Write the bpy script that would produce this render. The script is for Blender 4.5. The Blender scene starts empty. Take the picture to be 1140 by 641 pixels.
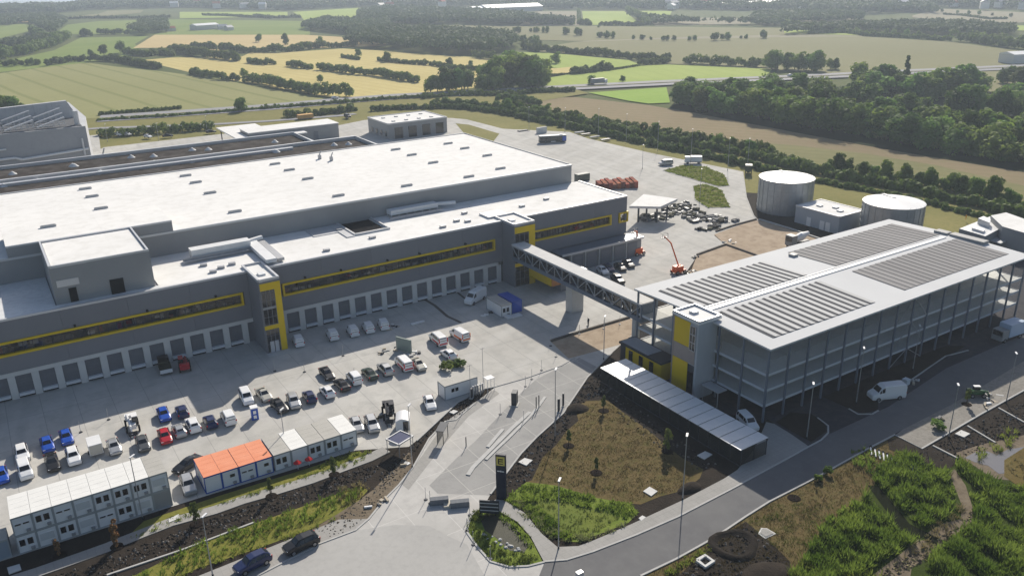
import bpy, bmesh, math, random
import numpy as np
from mathutils import Vector, Matrix
D=bpy.data; SC=bpy.context.scene; COL=SC.collection
R=math.radians; PI=math.pi
rnd=random.Random(7); nr=np.random.default_rng(11)
# ------------------------------------------------------------------ camera
# world: X runs along the warehouse facade, Y square to it, Z up, metres; drone at 72 m
CAMZ=72.0; FPX=926.4; PITCH=R(21.063); ROLL=R(0.959); YAW=R(57.35)
_f=Vector((0,math.cos(PITCH),-math.sin(PITCH))); _r=Vector((1,0,0)); _d=_f.cross(_r)
_r2=math.cos(ROLL)*_r+math.sin(ROLL)*_d; _d2=-math.sin(ROLL)*_r+math.cos(ROLL)*_d
_M=Matrix(((math.sin(YAW),math.cos(YAW),0),(-math.cos(YAW),math.sin(YAW),0),(0,0,1)))
CR,CD,CF=_M@_r2,_M@_d2,_M@_f
cam=D.objects.new('camera',D.cameras.new('camera')); COL.objects.link(cam)
mw=Matrix((( CR.x,-CD.x,-CF.x,0),(CR.y,-CD.y,-CF.y,0),(CR.z,-CD.z,-CF.z,CAMZ),(0,0,0,1)))
cam.matrix_world=mw; cam.data.sensor_width=36; cam.data.lens=36*FPX/1140
cam.data.clip_start=1; cam.data.clip_end=20000; SC.camera=cam
def G(x,y,z=0.0):                     # photo pixel -> point on the level z
    d=CR*((x-570)/FPX)+CD*((y-320.5)/FPX)+CF
    t=(z-CAMZ)/d.z
    return Vector((d.x*t,d.y*t,z))
# ------------------------------------------------------------------ world, sun, exposure
SUN_AZ=44.0; SUN_EL=32.7
w=D.worlds.new('World'); SC.world=w; w.use_nodes=True
nt=w.node_tree; bg=nt.nodes['Background']; sky=nt.nodes.new('ShaderNodeTexSky')
sky.sky_type='NISHITA'; sky.sun_disc=False; sky.sun_elevation=R(SUN_EL); sky.sun_rotation=R(90-SUN_AZ)
sky.air_density=1.0; sky.dust_density=1.6; sky.ozone_density=1.0
nt.links.new(sky.outputs[0],bg.inputs[0]); bg.inputs[1].default_value=0.082
sl=D.lights.new('sun','SUN'); sl.energy=4.8; sl.angle=R(0.55); sl.color=(1.0,0.92,0.80)
so=D.objects.new('sun',sl); COL.objects.link(so)
sd=Vector((math.cos(R(SUN_EL))*math.cos(R(SUN_AZ)),math.cos(R(SUN_EL))*math.sin(R(SUN_AZ)),math.sin(R(SUN_EL))))
so.rotation_euler=sd.to_track_quat('Z','Y').to_euler()
SC.view_settings.view_transform='Standard'; SC.view_settings.look='None'
SC.view_settings.exposure=0.36; SC.view_settings.gamma=1
SC.cycles.volume_bounces=0; SC.cycles.max_bounces=6; SC.cycles.diffuse_bounces=2; SC.cycles.glossy_bounces=2
SC.cycles.transparent_max_bounces=8
# ------------------------------------------------------------------ helpers
def tag(o,label=None,cat=None,group=None,kind=None):
    if label: o['label']=label
    if cat: o['category']=cat
    if group: o['group']=group
    if kind: o['kind']=kind
    return o
def thing(name,label,cat,loc=(0,0,0),rz=0,group=None,scale=None):
    o=D.objects.new(name,None); COL.objects.link(o); o.location=loc; o.rotation_euler=(0,0,rz)
    if scale: o.scale=(scale,)*3
    o.empty_display_size=.5
    return tag(o,label,cat,group)
def wloc(p):
    v=Vector((0,0,0))
    while p: v+=p.location; p=p.parent
    return v
class MB:
    def __init__(s): s.v=[]; s.f=[]; s.m=[]
    def add(s,vs,fs,mi=0):
        n=len(s.v); s.v+=[tuple(a) for a in vs]; s.f+=[tuple(i+n for i in f) for f in fs]; s.m+=[mi]*len(fs); return s
    def box(s,x0,x1,y0,y1,z0,z1,mi=0,rot=None):
        vs=[(x0,y0,z0),(x1,y0,z0),(x1,y1,z0),(x0,y1,z0),(x0,y0,z1),(x1,y0,z1),(x1,y1,z1),(x0,y1,z1)]
        if rot:
            cx,cy,a=rot; c,q=math.cos(a),math.sin(a)
            vs=[(cx+(x-cx)*c-(y-cy)*q,cy+(x-cx)*q+(y-cy)*c,z) for x,y,z in vs]
        return s.add(vs,[(0,3,2,1),(4,5,6,7),(0,1,5,4),(1,2,6,5),(2,3,7,6),(3,0,4,7)],mi)
    def prism(s,poly,z0,z1,mi=0,top=None):
        n=len(poly); a=sum(poly[i][0]*poly[(i+1)%n][1]-poly[(i+1)%n][0]*poly[i][1] for i in range(n))
        if a<0: poly=poly[::-1]
        vs=[(p[0],p[1],z0) for p in poly]+[(p[0],p[1],z1) for p in poly]
        s.add(vs,[tuple(range(n))[::-1]]+[(i,(i+1)%n,n+(i+1)%n,n+i) for i in range(n)],mi)
        return s.add([(p[0],p[1],z1) for p in poly],[tuple(range(n))],mi if top is None else top)
    def cyl(s,x,y,z0,z1,r0,r1=None,n=12,mi=0,caps=True):
        r1=r0 if r1 is None else r1
        vs=[(x+r0*math.cos(2*PI*i/n),y+r0*math.sin(2*PI*i/n),z0) for i in range(n)]+[(x+r1*math.cos(2*PI*i/n),y+r1*math.sin(2*PI*i/n),z1) for i in range(n)]
        fs=[(i,(i+1)%n,n+(i+1)%n,n+i) for i in range(n)]
        if caps: fs+=[tuple(range(n))[::-1],tuple(range(n,2*n))]
        return s.add(vs,fs,mi)
    def tube(s,p,q,r,n=6,mi=0,r1=None):
        p=Vector(p);q=Vector(q);d=(q-p).normalized(); a=d.orthogonal().normalized(); b=d.cross(a); r1=r if r1 is None else r1
        vs=[p+r*(a*math.cos(2*PI*i/n)+b*math.sin(2*PI*i/n)) for i in range(n)]+[q+r1*(a*math.cos(2*PI*i/n)+b*math.sin(2*PI*i/n)) for i in range(n)]
        return s.add(vs,[(i,(i+1)%n,n+(i+1)%n,n+i) for i in range(n)]+[tuple(range(n))[::-1],tuple(range(n,2*n))],mi)
    def beam(s,p,q,w,h,mi=0):
        p=Vector(p);q=Vector(q);d=(q-p).normalized(); up=Vector((0,0,1)) if abs(d.z)<.95 else Vector((1,0,0))
        a=d.cross(up).normalized()*w/2; b=a.cross(d).normalized()*h/2
        vs=[p-a-b,p+a-b,p+a+b,p-a+b,q-a-b,q+a-b,q+a+b,q-a+b]
        return s.add(vs,[(0,1,2,3),(4,7,6,5),(0,4,5,1),(1,5,6,2),(2,6,7,3),(3,7,4,0)],mi)
    def ribbon(s,pts,w,z0,z1,mi=0):       # raised strip (kerb) along a polyline
        P=[Vector((p[0],p[1],0)) for p in pts]; n=len(P); L=[];Q=[]
        for i in range(n):
            t=(P[min(i+1,n-1)]-P[max(i-1,0)]).normalized(); o=Vector((-t.y,t.x,0))*w/2
            L.append(P[i]+o); Q.append(P[i]-o)
        for i in range(n-1):
            a,b,c,d=L[i],L[i+1],Q[i+1],Q[i]
            vs=[(a.x,a.y,z0),(b.x,b.y,z0),(c.x,c.y,z0),(d.x,d.y,z0),(a.x,a.y,z1),(b.x,b.y,z1),(c.x,c.y,z1),(d.x,d.y,z1)]
            s.add(vs,[(4,7,6,5),(0,1,5,4),(2,3,7,6)]+([(3,0,4,7)] if i==0 else [])+([(1,2,6,5)] if i==n-2 else []),mi)
        return s
    def mesh(s,name,mats,smooth=False,shift=None):
        me=D.meshes.new(name); v=s.v
        if shift is not None: v=[(a[0]-shift.x,a[1]-shift.y,a[2]-shift.z) for a in v]
        me.from_pydata(v,[],s.f)
        for m in (mats if isinstance(mats,(list,tuple)) else [mats]): me.materials.append(m)
        me.polygons.foreach_set('material_index',s.m)
        if smooth: me.polygons.foreach_set('use_smooth',[True]*len(s.f))
        me.update(); return me
    def build(s,name,mats,parent=None,smooth=False,world=True,loc=None):
        sh=None
        if parent and world: sh=wloc(parent)
        if loc is not None: sh=Vector(loc)
        o=D.objects.new(name,s.mesh(name,mats,smooth,sh)); COL.objects.link(o)
        if parent: o.parent=parent
        if loc is not None: o.location=loc
        return o
def inst(name,me,parent=None,loc=(0,0,0),rz=0):
    o=D.objects.new(name,me); COL.objects.link(o); o.location=loc; o.rotation_euler=(0,0,rz)
    if parent: o.parent=parent
    return o
def copy_tree(o,parent=None):
    c=o.copy(); COL.objects.link(c); c.parent=parent
    for ch in o.children: copy_tree(ch,c)
    return c
# ------------------------------------------------------------------ materials
def newmat(name):
    m=D.materials.new(name); m.use_nodes=True; return m,m.node_tree,m.node_tree.nodes['Principled BSDF']
def col4(c): return (c[0],c[1],c[2],1)
def M(name,c,rough=.7,metal=0,c2=None,scale=.3,detail=5,c3=None,scale3=8,f3=.25,bump=0,bscale=20,spec=.18,rand=0,stripes=None,coat=0,contrast=.25,joint=None):
    """two-tone noise between c and c2, finer speckle c3, object-random value, field rows (stripes), bump"""
    m,t,b=newmat(name); N=t.nodes.new; L=t.links.new
    b.inputs['Roughness'].default_value=rough; b.inputs['Metallic'].default_value=metal
    b.inputs['Specular IOR Level'].default_value=spec if rough<.78 else min(spec,.03); b.inputs['Coat Weight'].default_value=coat
    m.diffuse_color=col4(c)
    if c2 is None and c3 is None and not rand and not bump and not stripes and not joint:
        b.inputs['Base Color'].default_value=col4(c); return m
    tc=N('ShaderNodeTexCoord'); src=None
    def mix(fac,a,bb):
        x=N('ShaderNodeMix'); x.data_type='RGBA'; x.inputs[0].default_value=1
        if fac is not None: L(fac,x.inputs[0])
        for k,v in ((6,a),(7,bb)):
            if isinstance(v,tuple): x.inputs[k].default_value=col4(v)
            else: L(v,x.inputs[k])
        return x
    def noise(sc,det=4,r=.55):
        n=N('ShaderNodeTexNoise'); n.inputs['Scale'].default_value=sc; n.inputs['Detail'].default_value=det; n.inputs['Roughness'].default_value=r
        L(tc.outputs['Object'],n.inputs['Vector']); return n
    def ramp(o,lo,hi):
        r=N('ShaderNodeMapRange'); r.inputs[1].default_value=lo; r.inputs[2].default_value=hi; L(o,r.inputs[0]); return r.outputs[0]
    cur=c
    if c2 is not None:
        n=noise(scale,detail); cur=mix(ramp(n.outputs[0],.5-contrast,.5+contrast),c,c2).outputs[2]
    if c3 is not None:
        n=noise(scale3,3,.7); r=ramp(n.outputs[0],.45,.75); mu=N('ShaderNodeMath'); mu.operation='MULTIPLY'; mu.inputs[1].default_value=f3; L(r,mu.inputs[0])
        cur=mix(mu.outputs[0],cur,c3).outputs[2]
    if stripes:                         # (angle, spacing, colour, amount, sharp)
        for ang,sp,sc_,am,sharp in stripes:
            mp=N('ShaderNodeMapping'); mp.inputs['Rotation'].default_value=(0,0,R(ang)); L(tc.outputs['Object'],mp.inputs['Vector'])
            wv=N('ShaderNodeTexWave'); wv.inputs['Scale'].default_value=2*PI/20/sp; wv.inputs['Distortion'].default_value=1.2; wv.inputs['Detail'].default_value=1; wv.inputs['Detail Scale'].default_value=.3
            L(mp.outputs[0],wv.inputs['Vector']); r=ramp(wv.outputs[0],sharp,1)
            mu=N('ShaderNodeMath'); mu.operation='MULTIPLY'; mu.inputs[1].default_value=am; L(r,mu.inputs[0])
            cur=mix(mu.outputs[0],cur,sc_).outputs[2]
    if joint:                           # slab joints: (width m, length m, colour, amount)
        jw,jl,jc,ja=joint
        br=N('ShaderNodeTexBrick'); br.inputs['Scale'].default_value=1; br.inputs['Brick Width'].default_value=jw; br.inputs['Row Height'].default_value=jl
        br.inputs['Mortar Size'].default_value=.05; br.inputs['Mortar Smooth'].default_value=.3; br.offset=0
        br.inputs['Color1'].default_value=(0,0,0,1); br.inputs['Color2'].default_value=(.12,.12,.12,1); br.inputs['Mortar'].default_value=(1,1,1,1)
        L(tc.outputs['Object'],br.inputs['Vector'])
        mu=N('ShaderNodeMath'); mu.operation='MULTIPLY'; mu.inputs[1].default_value=ja; L(br.outputs[0],mu.inputs[0])
        cur=mix(mu.outputs[0],cur,jc).outputs[2]
    if rand:
        oi=N('ShaderNodeObjectInfo'); h=N('ShaderNodeHueSaturation')
        mr=N('ShaderNodeMapRange'); mr.inputs[3].default_value=1-rand; mr.inputs[4].default_value=1+rand; L(oi.outputs['Random'],mr.inputs[0]); L(mr.outputs[0],h.inputs['Value'])
        mr2=N('ShaderNodeMapRange'); mr2.inputs[3].default_value=.5-rand*.06; mr2.inputs[4].default_value=.5+rand*.05
        fr=N('ShaderNodeMath'); fr.operation='FRACT'; mm=N('ShaderNodeMath'); mm.operation='MULTIPLY'; mm.inputs[1].default_value=7.3; L(oi.outputs['Random'],mm.inputs[0]); L(mm.outputs[0],fr.inputs[0]); L(fr.outputs[0],mr2.inputs[0]); L(mr2.outputs[0],h.inputs['Hue'])
        if isinstance(cur,tuple): h.inputs['Color'].default_value=col4(cur)
        else: L(cur,h.inputs['Color'])
        cur=h.outputs[0]
    if isinstance(cur,tuple): b.inputs['Base Color'].default_value=col4(cur)
    else: L(cur,b.inputs['Base Color'])
    if bump:
        n=noise(bscale,4,.7); bp=N('ShaderNodeBump'); bp.inputs['Strength'].default_value=bump; bp.inputs['Distance'].default_value=.1; L(n.outputs[0],bp.inputs['Height']); L(bp.outputs[0],b.inputs['Normal'])
    return m
def leafmat(name,c,c2,rand=.25,sc=.35,trans=.25):
    m=M(name,c,.75,c2=c2,scale=sc,detail=3,rand=rand,spec=.2)
    t=m.node_tree; b=t.nodes['Principled BSDF']; out=t.nodes['Material Output']
    tr=t.nodes.new('ShaderNodeBsdfTranslucent'); mx=t.nodes.new('ShaderNodeMixShader'); mx.inputs[0].default_value=trans
    t.links.new(b.inputs['Base Color'].links[0].from_socket,tr.inputs[0])
    t.links.new(b.outputs[0],mx.inputs[1]); t.links.new(tr.outputs[0],mx.inputs[2]); t.links.new(mx.outputs[0],out.inputs[0]); return m
def glassmat(name,c=(.02,.025,.03),alpha=.55):
    m,t,b=newmat(name); b.inputs['Base Color'].default_value=col4(c); b.inputs['Roughness'].default_value=.05; b.inputs['Specular IOR Level'].default_value=.8; b.inputs['Alpha'].default_value=alpha
    return m
GREY=M('facade_grey',(.185,.19,.21),.5,c2=(.21,.215,.235),scale=.15,rand=.05)
GREYLT=M('cladding_grey',(.27,.275,.28),.5,c2=(.31,.315,.32),scale=.2)
ROOFW=M('roof_membrane_white',(.70,.70,.69),.8,c2=(.79,.785,.77),scale=.05,detail=8,c3=(.5,.49,.46),scale3=.35,f3=.4,bump=.05,bscale=3,joint=(22,3.1,(.56,.55,.53),.35),spec=.1)
ROOFWET=M('roof_membrane_stained',(.62,.64,.65),.35,c2=(.78,.78,.77),scale=.18,c3=(.45,.46,.46),scale3=.8,f3=.5)
CONC=M('concrete',(.42,.42,.41),.8,c2=(.5,.5,.49),scale=.5,c3=(.3,.3,.29),scale3=4,f3=.3)
CONCLT=M('concrete_pale',(.55,.55,.54),.8,c2=(.62,.62,.6),scale=.5)
METAL=M('galvanised_steel',(.42,.43,.45),.5,metal=.5,c2=(.34,.35,.37),scale=1.5)
METALP=M('parapet_metal',(.55,.56,.58),.4,metal=.3)
DKSTEEL=M('dark_steel',(.05,.055,.065),.5,metal=.3)
STEEL=M('painted_steel_blue_grey',(.16,.19,.24),.5,metal=.2)
YEL=M('yellow_cladding',(.72,.50,.01),.45,c2=(.66,.45,.01),scale=.4)
GLASS=glassmat('window_glass',alpha=.3); GLASSD=M('dark_glass',(.012,.014,.018),.08,spec=.8)
BLACK=M('black_rubber',(.02,.02,.02),.8)
WHITE=M('white_paint',(.78,.78,.78),.4,coat=.3); WHITEM=M('white_metal',(.72,.73,.74),.45,c2=(.64,.65,.66),scale=.8)
DOORG=M('dock_door_grey',(.13,.14,.16),.5,c2=(.16,.17,.19),scale=.8,rand=.08)
RED=M('red_paint',(.55,.02,.02),.35,coat=.4); BLUE=M('blue_paint',(.02,.10,.5),.35,coat=.4); ORANGE=M('orange_paint',(.75,.13,.03),.45)
# ------------------------------------------------------------------ the setting: ground
def W(pts,z=0):  return [(p.x,p.y) for p in (G(a,b) for a,b in pts)]
_lev={}
def sheet(name,poly,z,mat,px=True,label=None):
    P=W(poly) if px else poly
    bm=bmesh.new(); vs=[bm.verts.new((a,b,z)) for a,b in P]; f=bm.faces.new(vs)
    if f.normal.z<0 or (f.normal_update() or f.normal.z<0): f.normal_flip()
    bmesh.ops.triangulate(bm,faces=bm.faces[:])
    me=D.meshes.new(name); bm.to_mesh(me); bm.free(); me.materials.append(mat)
    o=D.objects.new(name,me); COL.objects.link(o); o['kind']='structure'
    if label: o['label']=label
    return o
GRASSB=M('rough_grass',(.10,.12,.03),.9,c2=(.17,.155,.05),scale=.12,c3=(.05,.07,.02),scale3=1.5,f3=.6,bump=.6,bscale=2)
me=MB().prism([(-9000,-9000),(9000,-9000),(9000,9000),(-9000,9000)],-4,-1.2)
BASEG=M('meadow_base',(.07,.095,.03),.95,c2=(.12,.13,.05),scale=.01,c3=(.04,.06,.02),scale3=.2,f3=.5)
g=me.build('ground',BASEG); g['kind']='structure'
def field(c,c2,ang,sp,rc,am,sc=.02,c3=None,sharp=.6):
    return M('field_soil',c,.95,c2=c2,scale=sc,c3=c3 or tuple(x*.8 for x in c),scale3=.35,f3=.35,stripes=[(ang,sp,rc,am,sharp)] if sp else None)
WATER=M('sea_water',(.35,.42,.5),.25)
sheet('sea',[(-120,-14),(112,-14),(96,5),(70,9.5),(40,8.5),(0,10.5),(-120,14)],-1.17,WATER)
F_TAN=field((.235,.235,.10),(.285,.28,.13),-8,22,(.16,.18,.06),.65,sc=.006,sharp=.9)
F_GRN=field((.145,.205,.05),(.21,.25,.075),30,0,None,0,sc=.01)
F_LIME=field((.25,.33,.075),(.33,.39,.11),18,14,(.24,.30,.08),.25,sc=.012)
F_STRAW=field((.44,.37,.15),(.54,.46,.20),-10,9,(.42,.33,.14),.4,sc=.015)
F_STRAW2=field((.44,.34,.17),(.50,.40,.20),62,16,(.56,.45,.25),.45,sc=.01)
F_BRN=field((.20,.16,.10),(.255,.205,.125),-32,7,(.19,.15,.08),.3,sc=.012,c3=(.15,.16,.06))
F_OLV=field((.185,.18,.095),(.225,.215,.115),10,18,(.2,.2,.1),.3,sc=.004)
F_GREY=field((.23,.21,.15),(.27,.25,.17),70,12,(.22,.2,.14),.3,sc=.01)
F_BRIGHT=field((.20,.32,.05),(.27,.38,.08),18,0,None,0,sc=.02)
Z0=-1.15
fl=[('field',[(-80,84),(0,80),(45,74),(70,70),(100,69),(130,73),(180,78),(240,86),(300,97),(345,106),(372,109),(300,117),(200,124),(110,131),(60,130),(0,120),(-80,118)],F_TAN),
('field',[(-80,80),(0,68),(60,55),(75,48),(90,41),(165,39.5),(150,48),(160,58),(100,68),(45,74),(0,79),(-80,86)],F_GRN),
('field',[(148,52.5),(172,38),(250,36.5),(330,37.5),(430,43),(430,50),(300,54),(235,57),(200,52)],F_STRAW2),
('field',[(155,66),(190,63),(270,61.5),(278,57.5),(330,56.5),(380,53),(420,55),(480,60),(520,62),(560,65),(600,69),(630,72),(640,78),(575,83),(550,94),(455,103),(400,108),(370,107),(300,95),(215,80)],F_STRAW),
('field',[(60,37),(75,27),(110,23),(200,21),(345,23),(345,38),(180,38)],F_GRN),
('field',[(-80,22),(0,21.5),(28,21),(34,24),(-80,28)],F_STRAW2),
('field',[(-80,29),(0,27),(30,26),(36,33),(0,42),(-80,46)],F_GRN),
('field',[(56,20),(110,15),(120,11.5),(160,11),(156,14),(60,22)],F_OLV),
('field',[(200,13),(320,13),(320,18),(200,20)],F_LIME),
('field',[(326,13),(400,8.5),(402,16),(400,22),(340,24),(335,18)],F_LIME),
('field',[(380,20),(455,21),(470,23),(395,27)],F_OLV),
('field',[(425,32),(450,29),(510,27.5),(600,29),(600,42),(500,38)],F_OLV),
('field',[(578,28),(597,12.2),(643,12.2),(645,28)],F_GREY),
('field',[(650,27),(648,12.2),(695,12.2),(716,28)],F_LIME),
('field',[(707,12),(748,12),(746,17),(712,17)],F_LIME),
('field',[(720,20),(760,19),(838,20),(835,26),(730,28)],F_GREY),
('field',[(572,29),(660,28.5),(862,30.5),(960,33),(960,40),(700,44),(640,45),(572,43)],F_OLV),
('field',[(640,45.5),(760,40.5),(880,38),(960,39.5),(960,42),(760,47)],F_GREY),
('field',[(590,54),(640,46),(720,43.5),(860,41),(960,40),(1060,46),(1145,57),(1180,62),(1180,112),(1140,108),(1060,98),(960,84),(860,76),(745,70),(700,62),(600,57)],F_OLV),
('field',[(560,57),(610,58),(700,66),(712,71),(650,78),(612,74),(560,74)],F_LIME),
('field',[(610,76),(636,73.5),(634,81),(611,84)],F_STRAW),
('field',[(603,96),(614,85),(650,79),(706,72.5),(745,71),(860,76),(853,84),(742,91),(660,95)],F_LIME),
('field',[(655,102),(742,96),(746,113),(722,114),(700,111)],F_BRIGHT),
('field',[(873,33),(940,33),(1000,37),(1030,42),(960,39),(873,36)],F_LIME),
('field',[(880,18.5),(960,19),(966,26),(880,26)],F_GREY),
('field',[(1016,17),(1044,9.5),(1140,13.5),(1180,15),(1180,24),(1140,24.5),(1100,27),(1016,19)],F_GREY),
('field',[(1126,28),(1180,28),(1180,36),(1128,33)],F_LIME),
('field',[(575,110),(640,107),(722,116),(800,129),(900,141),(980,157),(1060,172),(1180,193),(1180,242),(1140,224),(1080,212),(1000,197),(900,179),(800,160),(700,141),(600,122)],F_BRN)]
for i,(n,p,m) in enumerate(fl): sheet(n,p,Z0+i*.02,m)
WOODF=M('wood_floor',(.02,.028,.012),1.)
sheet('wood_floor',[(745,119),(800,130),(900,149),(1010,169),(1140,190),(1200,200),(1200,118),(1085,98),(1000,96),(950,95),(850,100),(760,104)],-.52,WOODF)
sheet('field_margin',[(790,153),(880,160),(960,169),(1040,182),(1180,214),(1180,240),(1080,212),(1000,197),(900,179),(800,160)],-.55,field((.165,.165,.075),(.22,.205,.10),-32,7,(.13,.14,.05),.3,sc=.02))
ZV=-.5
VERGE=M('verge_grass',(.17,.165,.055),.95,c2=(.24,.215,.085),scale=.05,c3=(.09,.11,.03),scale3=.8,f3=.5)
sheet('verge',[(-150,118),(60,133),(200,125),(300,118),(440,107),(570,101),(640,98),(655,103),(600,112),(575,112),(600,122),(700,141),(800,160),(900,179),(1000,197),(1140,224),(1240,243),(1240,420),(900,330),(500,200),(-150,210)],ZV,VERGE)
ASPH=M('asphalt_road',(.13,.13,.135),.85,c2=(.165,.165,.165),scale=.15,detail=8,c3=(.2,.2,.2),scale3=.5,f3=.4,bump=.1)
ASPHP=M('highway_asphalt',(.26,.26,.27),.8,c2=(.3,.3,.31),scale=.1)
def road(name,px,w,z,mat,**k):
    o=MB().ribbon(W(px),w,z-.06,z,0).build(name,mat); o['kind']='structure'; return o
hw=[(110,131.5),(200,125.5),(300,118.5),(380,111.5),(440,107),(520,103),(570,100),(640,96.5),(740,91.5),(800,89),(860,86.5),(930,83.5),(1000,80),(1180,72)]
road('highway',hw,23,ZV+.2,ASPHP)
road('highway_median',[(x,y+.2) for x,y in hw],2.0,ZV+.45,VERGE)
road('service_road',[(60,146),(110,142),(240,137.5),(300,134),(380,128),(395,126)],5,ZV+.2,ASPHP)
# yard
YARD=M('yard_concrete',(.40,.39,.365),.85,c2=(.53,.52,.49),scale=.05,detail=9,c3=(.27,.27,.26),scale3=.35,f3=.45,bump=.05,bscale=6,joint=(5.5,11,(.24,.24,.235),.75),stripes=[(8,7,(.30,.30,.29),.22,.8),(63,11,(.52,.515,.50),.3,.75)],spec=.08)
LANE=M('lane_concrete',(.38,.375,.36),.8,c2=(.52,.51,.49),scale=.1,detail=8,c3=(.34,.33,.32),scale3=.5,f3=.6,bump=.05,joint=(5,7,(.58,.57,.55),.8))
SOIL=M('dark_soil',(.024,.021,.018),.95,c2=(.045,.037,.030),scale=.5,c3=(.025,.02,.018),scale3=3,f3=.6,bump=1,bscale=2.5)
SAND=M('sand',(.33,.265,.195),.95,c2=(.42,.345,.265),scale=.12,c3=(.22,.165,.12),scale3=.4,f3=.7,bump=.8,bscale=1.2)
DRY=M('dry_lawn',(.105,.078,.036),.95,c2=(.15,.115,.055),scale=.12,detail=7,c3=(.075,.08,.025),scale3=.7,f3=.75,bump=.6,bscale=3)
PAVE=M('pavement_slabs',(.30,.295,.28),.8,c2=(.36,.35,.335),scale=.3,c3=(.22,.22,.21),scale3=3,f3=.3,joint=(1,1,(.2,.2,.19),.3))
KERB=M('kerb_stone',(.46,.455,.44),.8,c2=(.38,.38,.37),scale=1)
MUD=M('tracked_mud',(.13,.105,.075),.9,c2=(.21,.175,.13),scale=.4,c3=(.1,.08,.06),scale3=1.5,f3=.6,bump=1,bscale=1.5)

sheet('site_ground',[(-400,800),(-400,560),(-150,560),(0,450),(300,300),(600,200),(845,215),(920,245),(1100,290),(1240,330),(1500,420),(1500,900),(600,900)],-.06,SOIL)
ASPHD=M('asphalt_dark',(.045,.045,.052),.85,c2=(.065,.065,.072),scale=.2,c3=(.10,.095,.09),scale3=.8,f3=.5,bump=.2)
yard=[(-400,700),(-400,170),(0,160),(110,150),(112,166),(116,164),(250,149),(370,141),(405,134),(430,131),(503,131.5),(519,133),(560,143.5),(634,147),(655,154.5),(732,172),(767,179),(827,191),(831,220),(839,240),(844,246),(795,262),(808,273),(776,285),(766,300),(748,322),(712,326),(704,374),(690,380),(650,395),(625,407),(588,420),(550,430),(540,432),(510,447),(464,490),(455,497),(396,501),(228,552),(193,563),(21,618),(-150,672)]
sheet('yard_pavement',yard,0,YARD)
lane=[(286,641),(250,680),(560,700),(606,641),(606,626),(567,631),(546,625),(531,608),(519,591),(525,573),(540,561),(546,550),(580,505),(597,487),(627,460),(654,420),(681,393),(704,372),(700,368),(660,388),(640,397),(625,407),(588,420),(551,431),(528,449),(507,467),(496,468),(478,487),(460,520),(444,540),(428,556),(411,577),(396,590),(356,605)]
sheet('entrance_lane',lane,.012,LANE)
SLABM=M('lane_slabs',(.27,.27,.265),.9,c2=(.35,.345,.335),scale=.15,detail=8,c3=(.20,.2,.2),scale3=.6,f3=.5,joint=(5.6,6.5,(.52,.51,.48),.85))
sheet('lane_slabs',[(478,540),(487,549),(546,551),(580,505.5),(597,487.5),(627,460.5),(654,420.5),(664,408),(645,398),(625,408),(597,422),(579,438),(556,462),(530,490),(508,510)],.02,SLABM)
sheet('lane_walk',[(446,538),(470,507),(496,469),(550,433.5),(556,438),(522,463),(492,497),(455,545)],.02,PAVE)
JUNC=M('junction_concrete',(.36,.355,.345),.85,c2=(.42,.415,.40),scale=.08,detail=8,c3=(.29,.29,.28),scale3=1,f3=.4)
sheet('junction',[(230,680),(286,641),(356,605),(396,590),(440,584),(478,585),(500,597),(520,606),(540,641),(545,680)],.024,JUNC)
sheet('shoulder_pavement',[(150,680),(220,641),(347,590),(377,578),(411,577),(396,591),(356,606),(286,642),(230,680)],.006,PAVE)
sheet('sandy_shoulder',[(347,589),(377,571),(400,556),(415,545),(440,520),(458,500),(461,526),(428,556),(411,576),(396,591),(362,602)],-.005,MUD)
rd=[(560,760),(600,641),(606,626),(631,623),(660,614),(709,595),(755,575),(817,543),(883,507),(900,497),(921,484),(990,452),(1053,410),(1140,372),(1300,300),(1420,330),(1300,372),(1140,434),(1060,451),(1005,478),(971,497),(921,524.5),(900,536),(857,558),(830,575),(796,598),(753,622),(713,641),(660,700),(620,760)]
sheet('road',rd,.018,ASPH)
sheet('garage_apron',[(854,466),(880,483),(900,497),(921,484),(1000,447),(1053,410),(1140,372),(1300,300),(1200,270),(1100,260),(900,330),(800,370),(760,410),(740,440),(800,460)],.006,ASPHD)
walk=[(552,556),(561,557),(584,571),(603,594),(620.5,609),(644,608),(660,602),(702,584),(762,556),(806,533),(821,523),(840,500),(853,470),(862,472),(880,483),(900,497),(883,506),(817,542),(755,574),(709,594),(660,613),(631,622),(605,624.5),(600,615),(591,598),(576,581),(552,567),(546,560)]
sheet('footway',walk,.1,PAVE)
o=MB().ribbon(W([(-10,653),(40,637),(80,623),(119,609),(136,602),(191,580.5),(240,567),(271,556),(310,545),(347,533.5),(380,521),(411,509.5),(430,500)]),2.1,-.05,.04).build('footpath',[PAVE]); o['kind']='structure'
sheet('dry_lawn',[(592,534),(604,509),(620,494),(631,479),(644,468),(640,452),(653,446),(676,445),(693,458),(725,481),(742,496),(759,509),(783,522),(779,532),(762,545),(735,552),(713,561),(702,560),(660,553),(620,540),(586,536)],-.03,DRY)
LUSH=M('lush_grass',(.12,.17,.03),.9,c2=(.18,.22,.045),scale=.3,c3=(.06,.10,.02),scale3=2,f3=.6,bump=.8,bscale=3)
sheet('basin_bank',[(562,557),(567,552),(586,536),(620,540),(660,553),(702,560),(711,570),(700,581),(660,597),(644,603),(630,602),(616,592),(603,589),(584,568)],-.02,LUSH)
BASIN=M('basin_floor',(.16,.19,.04),.9,c2=(.11,.15,.035),scale=.25,c3=(.2,.2,.06),scale3=2,f3=.5,bump=.6)
sheet('basin_floor',[(590,560),(610,553),(650,563),(690,575),(668,590),(640,600),(625,596),(608,580)],-.01,BASIN)
sheet('island_bed',[(540,562),(525,573),(520,590),(531,607),(546,624),(567,630),(588,629),(604,625),(600,612),(590,598),(576,583),(552,569)],-.02,LUSH)
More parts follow.
